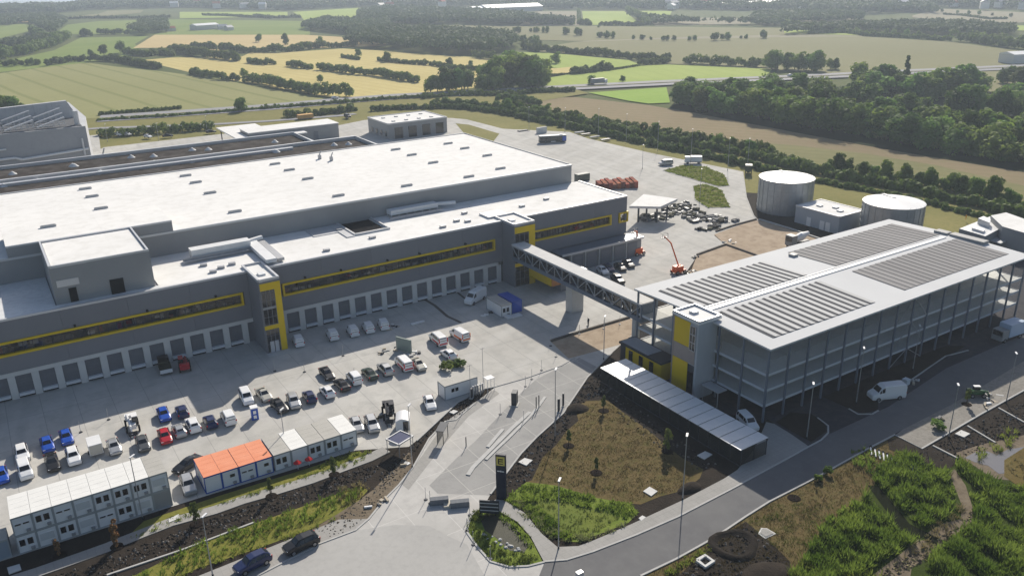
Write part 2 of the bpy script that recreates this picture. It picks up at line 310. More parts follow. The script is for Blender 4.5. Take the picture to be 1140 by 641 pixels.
sheet('island_pond',[(533,574),(552,570),(575,588),(590,605),(583,615),(567,612),(552,598),(540,590)],-.01,M('pond_mud',(.03,.032,.022),.6,c2=(.05,.05,.03),scale=.5,bump=.5))
GBANK=M('bank_grass',(.15,.16,.035),.9,c2=(.22,.20,.05),scale=.2,c3=(.07,.09,.02),scale3=1.5,f3=.6,bump=.8,bscale=2)
sheet('grass_bank',[(80,680),(119,655),(204,613),(220,604),(284,582),(369,552),(400,540),(410,545),(400,556),(377,571),(347,588),(284,611),(220,632),(160,660),(120,690)],-.02,GBANK)
sheet('verge_by_path',[(135,604),(150,596),(190,575),(240,564),(300,546),(395,517),(410,508),(400,502),(340,522),(240,553),(190,570),(160,580)],.03,GBANK)
sheet('sand_patch',[(613,380),(701,354),(715,362),(692,383),(656,393),(633,399)],.02,SAND)
sheet('sand_field',[(795,261),(843,243.5),(915,268),(990,285),(860,340),(740,330),(770,300),(776,284),(807,272)],.02,SAND)
SOILT=GRASSB
sheet('planted_island',[(738,190),(762,184),(786,186),(807,195),(812,207),(800,208),(772,200)],.08,GRASSB)
sheet('planted_island',[(772,207),(786,205.6),(804,212),(813,231),(788,231.5),(774,223)],.08,GRASSB)
sheet('grass_patch',[(507,137.5),(522,139),(556,149),(549,158),(518,150)],.03,VERGE)
sheet('planting_bed',[(864,470),(880,459),(903,461),(919,471),(920,480),(903,492),(884,482)],.06,SOIL)
sheet('planting_bed',[(905,437),(1053,385),(1075,385),(978,446),(977,456),(960,460.5),(946,455)],.05,SOIL)
sheet('dry_meadow',[(713,641),(753,623),(796,599),(830,576),(857,559),(900,537),(921,525.5),(971,498),(996,485),(1010,492),(985,520),(960,560),(900,610),(880,641),(860,720),(650,720)],-.03,DRY)
LOT=M('paved_lot',(.22,.21,.19),.9,c2=(.30,.285,.26),scale=.25,detail=8,c3=(.12,.11,.10),scale3=1.5,f3=.6,bump=.3)
sheet('gravel_lot',[(996,484.5),(1026,499.5),(1092,461),(1140,435),(1300,370),(1300,330),(1140,402),(1060,450),(1005,478)],.03,LOT)
WEEDG=M('weed_floor',(.03,.045,.01),.95,c2=(.055,.075,.018),scale=.3,bump=1,bscale=2)
sheet('weed_floor',[(1010,492),(1066,510),(1080,500),(1108,492),(1140,500),(1400,560),(1400,760),(860,720),(880,641),(900,610),(960,560),(985,520)],-.04,WEEDG)
sheet('puddle',[(1074,509),(1086,503),(1099,502),(1110,506),(1122,500),(1160,494),(1180,505),(1135,525),(1112,527),(1100,518),(1085,514)],.0,M('puddle_water',(.10,.10,.11),.06,spec=.8))
sheet('mud_flat',[(1060,505),(1090,495),(1140,484),(1240,470),(1300,520),(1180,540),(1140,536),(1105,532),(1080,515)],-.02,MUD)
sheet('mud_track',[(1055,523),(1063,522),(1075,540),(1083,565),(1082,580),(1060,600),(1040,612),(1015,632),(1012,650),(930,660),(970,641),(1000,618),(1030,594),(1050,582),(1070,577),(1070,560),(1062,540)],-.0,MUD)
DITCH=M('ditch_dark',(.012,.015,.008),1.)
sheet('ditch',[(966,540),(978,541),(1013,583),(1048,600),(1042,607),(1003,590)],.01,DITCH)
sheet('dark_bed',[(988,489),(1012,486),(1038,498),(1066,512),(1056,524),(1020,511),(990,500)],.01,SOIL)
sheet('rusty_meadow',[(1118,512),(1140,498),(1260,480),(1300,560),(1140,545),(1118,530)],.01,M('rusty_grass',(.12,.085,.035),.95,c2=(.16,.13,.05),scale=.4,c3=(.07,.07,.02),scale3=1.5,f3=.6,bump=.6))
# kerbs
kb=MB()
for pts in ([(713,641),(753,622),(796,598),(830,575),(857,558),(900,536),(921,524.5),(971,497),(996,484),(1026,499.5),(1092,461),(1140,434.5),(1240,395)],
 [(606,625),(631,623),(660,614),(709,595),(755,575),(817,543),(883,507),(900,497.5),(914,490),(922,482),(922,474),(910,465)],
 [(519,591),(525,573),(540,561)],[(519,591),(531,608),(546,625),(567,631),(588,630),(606,625.5)],
 [(464,490.5),(510,447.5),(540,432.5),(551,430.5),(588,420),(625,407),(640,398)],
 [(444,540),(460,520),(478,488),(496,469),(507,467.5),(528,449.5)],
 [(546,550),(580,505),(597,487),(627,460),(654,420),(681,393)],
 [(286,641),(356,605),(396,590),(411,577),(428,556),(444,540)],
 [(945,455),(955,461),(971,461),(978,457)],[(978,448),(1053,396.5),(1078,390)],
 [(1038.5,496),(1066,510)],[(1077,474),(1108,492.6)],[(1111.5,454),(1140,470)],
 [(738,190),(762,184),(786,186),(807,195),(812,207),(800,208),(772,200),(738,190)],[(772,207),(786,205.6),(804,212),(813,231),(788,231.5),(774,223),(772,207)],
 [(827,191),(831,220),(839,240),(844,246)],[(119,640),(204,611.5),(284,581)]):
    kb.ribbon(W(pts),.28,-.05,.12)
o=kb.build('kerb',KERB); o['kind']='structure'
# ------------------------------------------------------------------ warehouse
def wall_parapet(mb,poly,w,z0,z1,mi=0): mb.ribbon(list(poly)+[poly[0]],w,z0,z1,mi)
wh=thing('warehouse','long grey logistics warehouse with white roofs, yellow window bands and dock doors','warehouse',(40,162.5,0))
FV=162.5; RZ=15.4; HZ=20.2
def part(n,mb,mats,parent,**k): return mb.build(n,mats,parent,**k)
UL=-62; UR=140.6
# walls: lower volume with a slot for the window bands, hall behind it
b=MB()
b.box(UL,UR,163.2,183.6,0,8.85); b.box(UL,UR,166.5,183.6,8.85,10.95); b.box(UL,UR,163.2,183.6,10.95,RZ-.3)
part('lower_hall_wall',b,[GREY],wh)
hallp=[(UL,183.5),(138,183.5),(138,243.5),(UL,243.5)]
b=MB(); b.prism(hallp,0,HZ-.12); part('hall_wall',b,[GREYLT],wh)
part('hall_roof',MB().prism([(UL,184),(137.5,184),(137.5,243),(UL,243)],HZ-.1,HZ),[ROOFW],wh)
part('raised_hall_wall',MB().box(.5,31.5,183.46,199,15,22.55),[GREYLT],wh); part('raised_hall_roof',MB().box(.5,31.5,183.8,199,22.55,22.65),[ROOFW],wh)
part('raised_hall_parapet',MB().ribbon([(.5,183.6),(31.5,183.6)],.4,22.4,22.75),[METALP],wh)
b=MB(); b.ribbon(hallp+[hallp[0]],.45,HZ-.25,HZ+.22); part('hall_parapet',b,[METALP],wh)
part('lower_roof',MB().prism([(24,163.2),(UR-.4,163.2),(UR-.4,183.45),(76.4,183.45),(76.4,174.3),(68.6,174.3),(68.6,183.45),(24,183.45)],RZ-.25,RZ-.1),[ROOFW],wh)
part('lower_roof',MB().box(UL,6,163.2,183.45,RZ-.25,RZ-.1).box(6,24,163.2,165,RZ-.25,RZ-.1),[ROOFWET],wh)
part('roof_pit',MB().box(68.7,76.3,174.4,183.3,RZ-.24,RZ-.2),[M('pit_black',(.01,.01,.012),.9)],wh)
b=MB(); b.ribbon([(UL,162.75),(40.5,162.75)],.6,RZ-.3,RZ+.1); b.ribbon([(44.7,162.75),(102,162.75)],.6,RZ-.3,RZ+.1); b.ribbon([(108,162.75),(140.5,162.75),(140.5,183.4)],.6,RZ-.3,RZ+.1)
b.ribbon([(69,172.6),(76.8,172.6),(76.8,183.4)],.5,RZ-.1,RZ+.35);b.ribbon([(68.2,183.4),(68.2,172.6),(69,172.6)],.5,RZ-.1,RZ+.35)
part('lower_parapet',b,[METALP],wh)
b=MB(); b.box(60,68.3,177,183.3,RZ-.1,RZ+.06); b.prism([(66.0,183.3),(68.0,183.3),(68.0,172),(66.0,172)],RZ-.1,RZ+.12); part('access_ramp',b,[METALP],wh)
# facade panels, upper and lower row, leaving the band and the docks
frames=[(UL,39.0),(47.2,99.4),(109.8,135.3),(137.9,141.0)]
pan={}
def panel(u0,u1,z0,z1):
    k=(round(u1-u0,2),z0,z1)
    if k not in pan: pan[k]=MB().box(.015,u1-u0-.015,0,.7,z0,z1).mesh('facade_panel',[GREY])
    o=inst('facade_panel',pan[k],wh,Vector((u0,162.48,0))-wh.location); return o
def panels(a,bb,z0,z1,w=11.5):
    n=max(1,round((bb-a)/w))
    for i in range(n): panel(a+(bb-a)*i/n,a+(bb-a)*(i+1)/n,z0,z1)
for a,bb in ((UL,40.4),(44.6,102)): panels(a,bb,11.3,15.1); panels(a,bb,5.3,8.5)
panels(108,UR,11.3,15.1); panels(108,UR,5.3,8.5)
for a,bb in ((39.2,40.4),(44.6,47.0),(99.6,102),(108,109.6),(135.5,137.7),(140.0,UR)): panel(a,bb,8.5,11.3)
# yellow frames, panes with mullions, the shallow rooms behind them
def band(u0,u1,z0=8.5,z1=11.3,t=.42,pw=1.55,y0=162.2):
    b=MB().box(u0,u1,y0,163.1,z1-t,z1).box(u0,u1,y0,163.1,z0,z0+t).box(u1-t,u1,y0,163.1,z0+t,z1-t).box(u0,u0+t,y0,163.1,z0+t,z1-t)
    part('window_frame_yellow',b,[YEL],wh)
    n=int((u1-u0-2*t)/pw); pw=(u1-u0-2*t)/n; me=MB().box(.06,pw-.06,0,.05,z0+t+.05,z1-t-.05).mesh('pane',[GLASS])
    mum=MB().box(-.06,.06,-.09,.15,z0+t,z1-t).mesh('mullion',[DKSTEEL])
    for i in range(n):
        inst('pane',me,wh,Vector((u0+t+i*pw,162.75,0))-wh.location)
        if i: inst('mullion',mum,wh,Vector((u0+t+i*pw,162.75,0))-wh.location)
    r=MB(); 
    for i in range(int((u1-u0)/1.3)):
        x=u0+.8+i*1.3+rnd.uniform(-.6,.6); ww=rnd.uniform(.5,1.6); y=rnd.uniform(163.1,164.2); h=rnd.uniform(.4,1.2); zz=z0+.35+rnd.choice([0,0,.6])
        r.box(x,x+ww,y,y+.5,zz,zz+h,rnd.choice([0,0,1,2,2,3]))
    o=part('room_contents',r,[M('office_white',(.6,.6,.6),.8),M('office_red',(.35,.05,.04),.8),M('office_grey',(.2,.2,.2),.8),M('office_dark',(.05,.05,.06),.8)],wh); o['kind']='stuff'
for a,bb in frames: band(a,bb)
# docks
b=MB()
docks=[35.3-3.83*i for i in range(26)]+[47.5+3.825*i for i in range(14)]
b.box(UL,40.4,162.5,163.2,4.45,5.25); b.box(44.6,102,162.5,163.2,4.45,5.25)
for u in docks: b.box(u+2.62,u+3.83,162.42,163.2,0,4.45)
b.box(44.6,47.45,162.5,163.2,0,4.45); b.box(docks[25]-1.2,docks[25]-.02,162.5,163.2,0,4.45)
part('dock_wall',b,[CONCLT],wh)
dm=MB().box(0,2.6,.25,.5,.95,4.42).mesh('dock_door',[DOORG]); 
ribs=MB()
lip=MB().box(.05,2.55,-.4,.3,.5,.97); lipm=lip.mesh('dock_leveller',[M('leveller_white',(.62,.64,.66),.5)])
shadowm=MB().box(0,2.6,.2,.5,0,.62).mesh('dock_shadow',[BLACK])  # black block stands in for the shadow beneath the leveller
signm=MB().box(.95,1.65,-.1,0,4.6,4.95).mesh('dock_lamp',[DKSTEEL])
slat=MB()
for k in range(6): slat.box(.04,2.56,.215,.25,1.0+k*.57,1.5+k*.57)
slm=slat.mesh('door_section',[DOORG])
for u in docks:
    d=inst('dock_door',dm,wh,Vector((u,162.5,0))-wh.location); inst('door_section',slm,d)
    inst('dock_leveller',lipm,wh,Vector((u,162.5,0))-wh.location); inst('dock_shadow',shadowm,wh,Vector((u,162.5,0))-wh.location)
# open dark bay right of the docks with a big door, then the passage under the annexe
part('bay_door',MB().box(100.9,104.0,162.9,163.2,0,4.4),[GLASSD],wh)
part('bay_wall',MB().box(104,118.5,162.6,163.3,0,5.25).box(100.3,100.85,162.5,163.2,0,5.25).box(101,104,162.5,163.2,4.4,5.25),[GREY],wh)
# facade floodlights
fl_=MB()
for u in (8,20.6,33.5,52,60,71,79,91): fl_.box(u,u+.35,161.9,162.5,11.5,11.85)
part('floodlight',fl_,[BLACK],wh)
# towers with yellow portals
def tower(u0,u1,v0,name,zt=15.6):
    b=MB().box(u0,u1,v0,163.4,0,zt-.3); part('tower_wall',b,[GREY],wh)
    b=MB().ribbon([(u0+.2,v0+.2),(u1-.2,v0+.2),(u1-.2,166),(u0+.2,166),(u0+.2,v0+.2)],.45,zt-.35,zt+.2); part('tower_parapet',b,[METALP],wh)
    part('tower_roof',MB().box(u0+.4,u1-.4,v0+.4,166,zt-.28,zt-.2),[ROOFW],wh)
    part('roof_hatch',MB().box(u0+1.3,u0+2.6,v0+3.2,v0+4.8,zt-.2,zt+.15),[WHITEM],wh)
    w=u1-u0; xr=u1-w*.30
    b=MB().box(u0+.2,u1-.05,v0-.12,v0-.02,13.4,14.9).box(xr,u1-.05,v0-.12,v0-.02,0,13.4).box(u0+.15,xr,v0-.12,v0-.02,5.1,5.95)
    part('portal_yellow',b,[YEL],wh)
    for (z0,z1) in ((6.0,13.3),(.2,5.0)):
        b=MB().box(u0+.25,xr-.02,v0-.06,v0-.02,z0,z1); part('window_glazing',b,[GLASSD],wh)
        m_=MB(); 
        for i in range(4): x=u0+.3+(xr-u0-.4)*i/3; m_.box(x-.05,x+.05,v0-.11,v0-.06,z0,z1)
        z=z0
        while z<z1+.01: m_.box(u0+.25,xr-.03,v0-.105,v0-.065,z-.04,z+.04); z+=1.75
        part('window_grid',m_,[M('frame_grey',(.2,.2,.21),.6)],wh)
    part('floor_slab_edge',MB().box(u0+.25,xr-.02,v0-.13,v0-.06,9.4,9.9),[GREYLT],wh)
tower(40.4,44.7,155.0,'t1'); tower(101.6,107.6,157.3,'t2')
part('entrance_doors',MB().box(41.2,42.0,154.7,154.95,.1,2.5).box(42.15,42.95,154.7,154.95,.1,2.5),[METALP],wh)
part('door_step',MB().box(40.2,44.9,152.9,154.95,0,.08),[CONC],wh)
# stair block on the roof
b=MB().box(6.2,23.4,165,183.4,RZ-.2,22.4); part('plant_room_wall',b,[GREYLT],wh)
part('plant_room_roof',MB().box(6.7,22.9,165.5,182.9,22.4,22.47),[ROOFW],wh)
part('plant_room_parapet',MB().ribbon([(6.4,165.2),(23.2,165.2),(23.2,183.2),(6.4,183.2),(6.4,165.2)],.45,22.35,22.8),[METALP],wh)
part('plant_room_door',MB().box(8.6,9.9,164.85,164.98,15.4,18.1),[BLACK],wh)
part('plant_room_door',MB().box(15.6,18.0,164.85,164.98,15.3,18.2),[BLACK],wh)
part('louvre_panel',MB().box(6.9,10.6,164.85,164.98,18.6,19.9),[METALP],wh)
# ventilation units on the lower roof
def ahu(u0,u1,v0,v1,z0,z1,name='ventilation_unit'):
    b=MB().box(u0,u1,v0,v1,z0+.7,z1)
    n=int((u1-u0)/2)
    for i in range(n+1):
        x=u0+.1+(u1-u0-.3)*i/max(n,1)
        b.box(x,x+.12,v0+.1,v0+.25,z0,z0+.7); b.box(x,x+.12,v1-.25,v1-.1,z0,z0+.7)
        if 0<i<n: b.box(x,x+.05,v0-.03,v0-.003,z0+.75,z1-.05)
    return part(name,b,[WHITEM],wh)
ahu(33,45.5,176,178.6,RZ-.1,RZ+2.2); part('unit_walkway',MB().box(31,46,174.6,175.4,RZ+.4,RZ+.52).box(31,46,175.35,175.4,RZ+.52,RZ+.9),[METAL],wh)
ahu(81,94,180.5,183,RZ-.1,RZ+1.7); part('unit_walkway',MB().box(80,94.5,178.6,179.4,RZ+.4,RZ+.52),[METAL],wh)
part('duct',MB().prism([(45.3,180.5),(47.5,180.5),(47.2,163.8),(45.0,163.8)],RZ+.4,RZ+1.2),[WHITEM],wh)
part('duct',MB().prism([(47.9,180.0),(49.3,180.0),(49.0,164.5),(47.6,164.5)],RZ+.2,RZ+.8),[METAL],wh)
part('duct',MB().tube((44,178,RZ+1.2),(49,179.8,RZ+1.2),.55,8).tube((94,182,RZ+1.1),(99,180.6,RZ+1),.5,8),[WHITEM],wh)
part('roof_hatch',MB().box(100,105.5,166,170.5,RZ-.1,RZ+.35),[METALP],wh)
vm=MB().box(0,1.4,0,.9,0,.5).mesh('roof_vent',[METAL])
for (u,v) in ((33.4,171.2),(36,167.6),(38.5,168.5),(58,165.5),(70,168),(87,166),(92,168.4),(94,166.6),(112,170),(121,172),(97,173),(66,178),(34,166)): inst('roof_vent',vm,wh,Vector((u,v,RZ-.1))-wh.location,rnd.uniform(-.2,.2))
# smoke vents on the hall roof, at the spots seen
vs_=MB().box(-1.5,1.5,-.35,.35,0,.45).box(-1.3,1.3,-.25,.25,.45,.55).mesh('smoke_vent',[M('vent_dome',(.5,.5,.5),.5)])
for (u,v) in [(21.1,236.5),(21.4,226.8),(21.5,213.1),(46.0,235.9),(46.4,226.2),(46.6,212.5),(46.8,191.1),(70.7,235.4),(71.5,225.4),(72.0,212.2),(71.9,190.5),(107.6,232.8),(108.0,222.6),(108.2,209.4),(107.8,188.5),(125.0,231.1),(125.5,221.4),(125.6,208.3),(119.6,191.5),(90.0,189.5),(-4,237),(-4,226),(-4,213)]:
    inst('smoke_vent',vs_,wh,Vector((u,v,HZ))-wh.location)
inst('smoke_vent',vs_,wh,Vector((9,194,22.65))-wh.location)
ant=MB().box(-.4,.4,-.4,.4,0,1.2).tube((0,0,1.2),(.6,0,2.4),.15).mesh('roof_fan',[METAL])
for q in ((356,177),(369,179)):
    p=G(q[0],q[1],HZ); inst('roof_fan',ant,wh,Vector((p.x,p.y,HZ))-wh.location)
# low annexe right of the bridge (dark flat roof, loading doors)
b=MB(); b.box(118.6,142.3,158.2,163.1,0,4.7); part('annexe_wall',b,[GREYLT],wh)
part('annexe_roof',MB().box(116,142.6,157.7,162.4,4.72,5.05),[STEEL],wh)
part('annexe_roof_rim',MB().ribbon([(116,157.7),(142.6,157.7),(142.6,162.3)],.35,4.7,5.2),[METALP],wh)
am=MB().box(0,3.2,0,.1,.05,4.0).mesh('loading_door',[GREY]); pm=MB().box(0,.35,0,.4,0,4.7).mesh('pier',[CONC])
for i in range(5): inst('loading_door',am,wh,Vector((119.6+i*4.5,158.05,0))-wh.location); inst('pier',pm,wh,Vector((118.7+i*4.5,157.75,0))-wh.location)
# gravel roofed office wings behind the hall
DKROOF=M('gravel_roof_brown',(.03,.026,.024),.9,c2=(.055,.047,.042),scale=.3,c3=(.2,.19,.18),scale3=.25,f3=.4)
wb=thing('office_wing','low brown flat roofed wings with pale parapets and dome skylights behind the main hall','office wing',(60,250,0))
part('wing_wall',MB().box(UL,112,243.6,275.5,0,16.4).box(UL,97,275.5,297,0,16.4),[GREYLT],wb)
part('gravel_roof',MB().box(UL,111.5,244,275,16.4,16.5).box(UL,96.5,276,296.5,16.4,16.5),[DKROOF],wb)
part('wing_parapet',MB().ribbon([(UL,275.6),(112,275.6),(112,244)],1.1,16.3,17.6).ribbon([(UL,297),(97,297),(97,276)],.9,16.3,17.5),[METALP],wb)
part('inner_court_wall',MB().box(UL,88,270.5,272,16.5,17.3),[METALP],wb)
dome=MB(); 
for k in range(3): dome.cyl(0,0,.0+k*.3,.3+k*.3,1.3-.35*k,1.3-.35*(k+1),14)
dmm=dome.mesh('dome_skylight',[WHITEM],smooth=True)
for q in ((15,313/3.77),(0,0)): pass
for (x,y) in ((4,207),(42,201.5),(81,184.5),(110,193),(14,193.5),(83,184.8),(146,175),(171,174),(213,180),(214,192-25),(232,166.5),(306,158),(308,169),(372,161.5),(388,160.5),(112,192),(172,181)):
    p=G(x,y,16.7); 
    if 245<p.y<296 and p.x<110: inst('dome_skylight',dmm,wb,Vector((p.x,p.y,16.5))-wb.location)
# ------------------------------------------------------------------ big grey hall far left
gh=thing('industrial_hall','big pale grey clad industrial hall with pipes and roof lights at the left edge','industrial hall',(20,330,0))
e=-60
CLD=M('cladding_light',(.46,.47,.49),.6,c2=(.54,.55,.57),scale=.15,c3=(.28,.29,.31),scale3=.6,f3=.4,joint=(6,2.4,(.2,.21,.23),.6))
b=MB().prism([(e,330),(33.5,330),(36.5,352),(36,400),(e,400)],0,22.0); part('hall_wall',b,[CLD],gh)
part('hall_roof',MB().box(e,32.5,331,399,21.9,22.2),[M('hall_roof_dark',(.10,.105,.115),.9,c2=(.15,.155,.165),scale=.3)],gh)
part('rear_wall',MB().add([(e,352,22),(30,352,22),(34,352,22),(31,352,28.5),(e,352,25.5),(e,354,22),(34,354,22),(31,354,28.5),(e,354,25.5)],[(0,1,3,4),(1,2,3),(5,8,7,6),(4,3,7,8),(2,6,7,3)]),[CLD],gh)
b=MB()
for k in range(-5,3):
    x=-1+k*9.8
    for y,zz in ((332,22.8),(337,23.6),(343,24.6)):
        b.beam((x,y,zz),(x+9.2,y+2,zz+2.4),.8,.35)
        for q in range(6): b.beam((x+q*1.8,y+.4*q,22.1),(x+q*1.8,y+.4*q,zz+.45*q),.16,.16)
        b.beam((x,y,22.8),(x+9.2,y+2,23.0),.2,.2)
part('roof_frame',b,[METALP],gh)
part('pipe_run',MB().tube((e,329.2,13.0),(10,329.2,13.8),.45).tube((10,329.2,13.8),(12,329.2,13.0),.45).tube((12,329.2,13),(33,329.2,14.2),.45).tube((e,329.2,16.5),(8,329.2,17),.3),[WHITEM],gh)
part('chimney_duct',MB().tube((31.5,334,18),(31.5,334,27),.9,10).tube((31.5,329,12),(31.5,329,18),.35,8),[METALP],gh)
part('service_ladder',MB().beam((34,329.4,3),(39,338,12),.4,.3),[GREYLT],gh)
part('hall_window',MB().box(2,6,329.85,330.02,3,6).box(12,13.5,329.85,330.02,3,4.5).box(20,21.5,329.85,330.02,3,4.5),[GLASSD],gh)
sh_=thing('sheds','small pale roofed shed among trees at the left edge behind the industrial hall','shed',(0,430,0)); sh_.name='small_shed'
part('shed_wall',MB().box(-30,8,420,440,0,17),[GREYLT],sh_); part('shed_roof',MB().prism([(-31,419),(9,419),(9,441),(-31,441)],17,17.6),[METALP],sh_)
# ------------------------------------------------------------------ two service buildings behind
sa=thing('service_building','long low service building with stepped white roof and open carport end behind the hall','service building',(118,370,0))
part('building_wall',MB().box(100,141,365.5,379,0,6.4),[GREYLT],sa); part('flat_roof',MB().box(99.6,141.3,365.2,379.3,6.4,6.7),[ROOFW],sa)
part('carport_roof',MB().prism([(94,359),(124,359.5),(124,365.4),(99.4,365.4),(99.4,379),(112,380),(112,397),(94,397)],4.7,5.2),[ROOFW],sa)
b=MB()
for x in (94.6,101,108,115): 
    for y in (360,392): 
        if not (y>380 and x>112): b.box(x,x+.4,y,y+.4,0,4.7)
part('carport_post',b,[DKSTEEL],sa)
part('building_door',MB().box(129,131,365.3,365.48,0,4),[GREY],sa)
sb=thing('garage_building','square grey garage building with white roof and four dark doors at the yard corner','garage building',(170,355,0))
part('building_wall',MB().box(157,187,346,368.5,0,6.9),[GREYLT],sb); part('flat_roof',MB().box(157.3,186.7,346.3,368.2,6.85,7.0),[ROOFW],sb)
part('roof_edge',MB().ribbon([(157,346),(187,346),(187,368.5),(157,368.5),(157,346)],.5,6.7,7.3),[METALP],sb)
dmx=MB().box(0,4,0,.2,.1,5.0).mesh('bay_door',[GLASSD])
for i in range(4): inst('bay_door',dmx,sb,Vector((160+i*7.0,345.75,0))-sb.location)
wx=MB().box(0,.2,0,1.6,0,2).mesh('window',[GLASSD])
for i in range(4): inst('window',wx,sb,Vector((156.75,348+i*5,1.2))-sb.location)
vx=MB().box(-.7,.7,-.7,.7,0,.4).mesh('roof_vent',[METAL])
for i in range(4):
    for j in range(2): inst('roof_vent',vx,sb,Vector((162+i*6.5,351+j*11,7))-sb.location)
# ------------------------------------------------------------------ tanks and pump house
TANKM=M('tank_steel',(.33,.35,.37),.45,metal=.55,c2=(.42,.44,.46),scale=.5,c3=(.25,.27,.3),scale3=1.2,f3=.4)
def tank(x,y,r,h,lab):
    t=thing('storage_tank',lab,'tank',(x,y,0)); 
    b=MB()
    n=48; rows=7
    for k in range(rows): b.cyl(0,0,h*k/rows,h*(k+1)/rows-.05,r,r,n,0,False); b.cyl(0,0,h*(k+1)/rows-.05,h*(k+1)/rows,r+.06,r+.06,n,0,True)
    b.build('tank_shell',[TANKM],t,world=False)
    for i in range(24):
        a=2*PI*i/24; 
    s=MB()
    for i in range(24): a=2*PI*i/24; s.box(r+.02,r+.12,-.06,.06,0,h,0,rot=(0,0,a))
    s.build('stiffener',[TANKM],t,world=False)
    b=MB().cyl(0,0,h+.01,h+1.0,r+.15,.4,n,0,True); b.build('tank_roof',[WHITEM if 'smooth' in lab else M('tank_roof_steel',(.5,.52,.54),.4,metal=.3)],t,smooth=False,world=False)
    b=MB().beam((r*.55,r*.8,h+.3),(0,0,h+1.12),.9,.12); b.build('roof_walkway',[WHITEM],t,world=False)
    b=MB()
    for i in range(28): a=2*PI*i/28; b.box(r-.05,r+.02,-.02,.02,h,h+1.0 if 'rail' in lab else h+.3,0,rot=(0,0,a))
    b.build('roof_rim',[METAL],t,world=False)
    return t
t1=tank(207.6,165.6,8.2,10.3,'left storage tank of ribbed steel with a walkway across its grey roof')
t2=tank(209.3,130.2,8.0,9.9,'right storage tank with a smooth white roof behind the parking garage')
ph=thing('pump_house','pale grey flat roofed pump house between the two storage tanks','pump house',(204,147,0))
part('building_wall',MB().box(199.2,210.5,139.5,154.6,0,5.0),[M('panel_pale',(.36,.39,.43),.5,c2=(.40,.43,.47),scale=.4)],ph)
part('flat_roof',MB().box(199.5,210.2,139.8,154.3,4.95,5.1),[ROOFW],ph)
part('roof_edge',MB().ribbon([(199.2,139.5),(210.5,139.5),(210.5,154.6),(199.2,154.6),(199.2,139.5)],.3,4.8,5.25),[METALP],ph)
dx=MB().box(0,.12,0,1.5,0,2.6).mesh('door',[WHITE])
for y in (148.8,144.2,142.2): inst('door',dx,ph,Vector((199.05,y,0))-ph.location)
for (x,y) in ((204,150),(206,146),(204,143)): inst('roof_vent',vx,ph,Vector((x,y,5.1))-ph.location)
# ------------------------------------------------------------------ filling station canopy
c_=[G(700.6,230.8,5.2),G(735.1,231.6,5.2),G(754.2,222.8,5.2),G(716.5,217.5,5.2)]
fs=thing('filling_station_canopy','flat white filling station roof on dark posts in the rear yard','canopy',(166,181,0))
cp=[(p.x,p.y) for p in c_]
part('canopy_roof',MB().prism(cp,4.9,5.6,1,0),[ROOFW,METALP],fs)
b=MB(); cx=sum(p[0] for p in cp)/4; cy=sum(p[1] for p in cp)/4
for p in cp: x,y=cx+(p[0]-cx)*.6,cy+(p[1]-cy)*.6; b.box(x-.2,x+.2,y-.2,y+.2,0,4.9)
part('post',b,[DKSTEEL],fs)
part('pump_island',MB().box(cx-3,cx+3,cy-.6,cy+.6,0,.25).box(cx-2,cx-1.2,cy-.4,cy+.4,.25,2).box(cx+1.2,cx+2,cy-.4,cy+.4,.25,2),[DKSTEEL],fs)
# ------------------------------------------------------------------ parking garage
pg=thing('parking_garage','open steel multi-storey car park with solar panels on its pale roof','parking garage',(140,96,0))
U0,U1,V0,V1=101.0,180.2,80.4,112.4; HT=13.9
DECK=M('deck_concrete',(.58,.59,.58),.8,c2=(.66,.67,.65),scale=.3,c3=(.38,.38,.37),scale3=2,f3=.3)
for z in (3.1,5.95,8.8):
    part('deck',MB().box(U0+.1,U1-.1,V0+.1,V1-.1,z-.25,z),[DECK],pg)
    part('edge_beam',MB().ribbon([(U0+.12,V0+.12),(U1-.12,V0+.12),(U1-.12,V1-.12),(U0+.12,V1-.12),(U0+.12,V0+.12)],.16,z-.34,z+.12),[M('edge_beam_grey',(.50,.53,.57),.5) if 'edge_beam_grey' not in D.materials else D.materials['edge_beam_grey']],pg)
part('ground_slab',MB().box(U0,U1,V0,V1,0,.06),[ASPHD],pg)
colm=MB().box(-.15,.15,-.15,.15,0,HT-.02).mesh('column',[STEEL])
for i in range(17):
    u=U0+i*(U1-U0)/16
    for v in (V0-.05,V1+.05): inst('column',colm,pg,Vector((u,v,0))-pg.location)
for v in (85.7,91.2,102.6,107.8):
    for u in (U0-.05,U1+.05): inst('column',colm,pg,Vector((u,v,0))-pg.location)
cin=MB().box(-.15,.15,-.15,.15,0,HT-.3).mesh('column',[STEEL])
for i in range(1,16,2):
    inst('column',cin,pg,Vector((U0+i*(U1-U0)/16,96.3,0))-pg.location)
# mesh balustrade panels per bay and storey
MESHM=M('mesh_screen_grey',(.34,.36,.37),.7); 
t=MESHM.node_tree; pb=t.nodes['Principled BSDF']; pb.inputs['Alpha'].default_value=.12
bw=(U1-U0)/16
bal=MB().box(.13,bw-.13,-.02,.02,.14,2.5).mesh('mesh_screen',[MESHM])
for z in (3.1,5.95,8.8):
    for i in range(16): inst('mesh_screen',bal,pg,Vector((U0+i*bw,V0+.1,z))-pg.location); 
    for v in (80.5,85.8): inst('mesh_screen',bal,pg,Vector((U0+.1,v,z))-pg.location,PI/2)
    for v in (103,108):inst('mesh_screen',bal,pg,Vector((U0+.1,v-.3,z))-pg.location,PI/2)
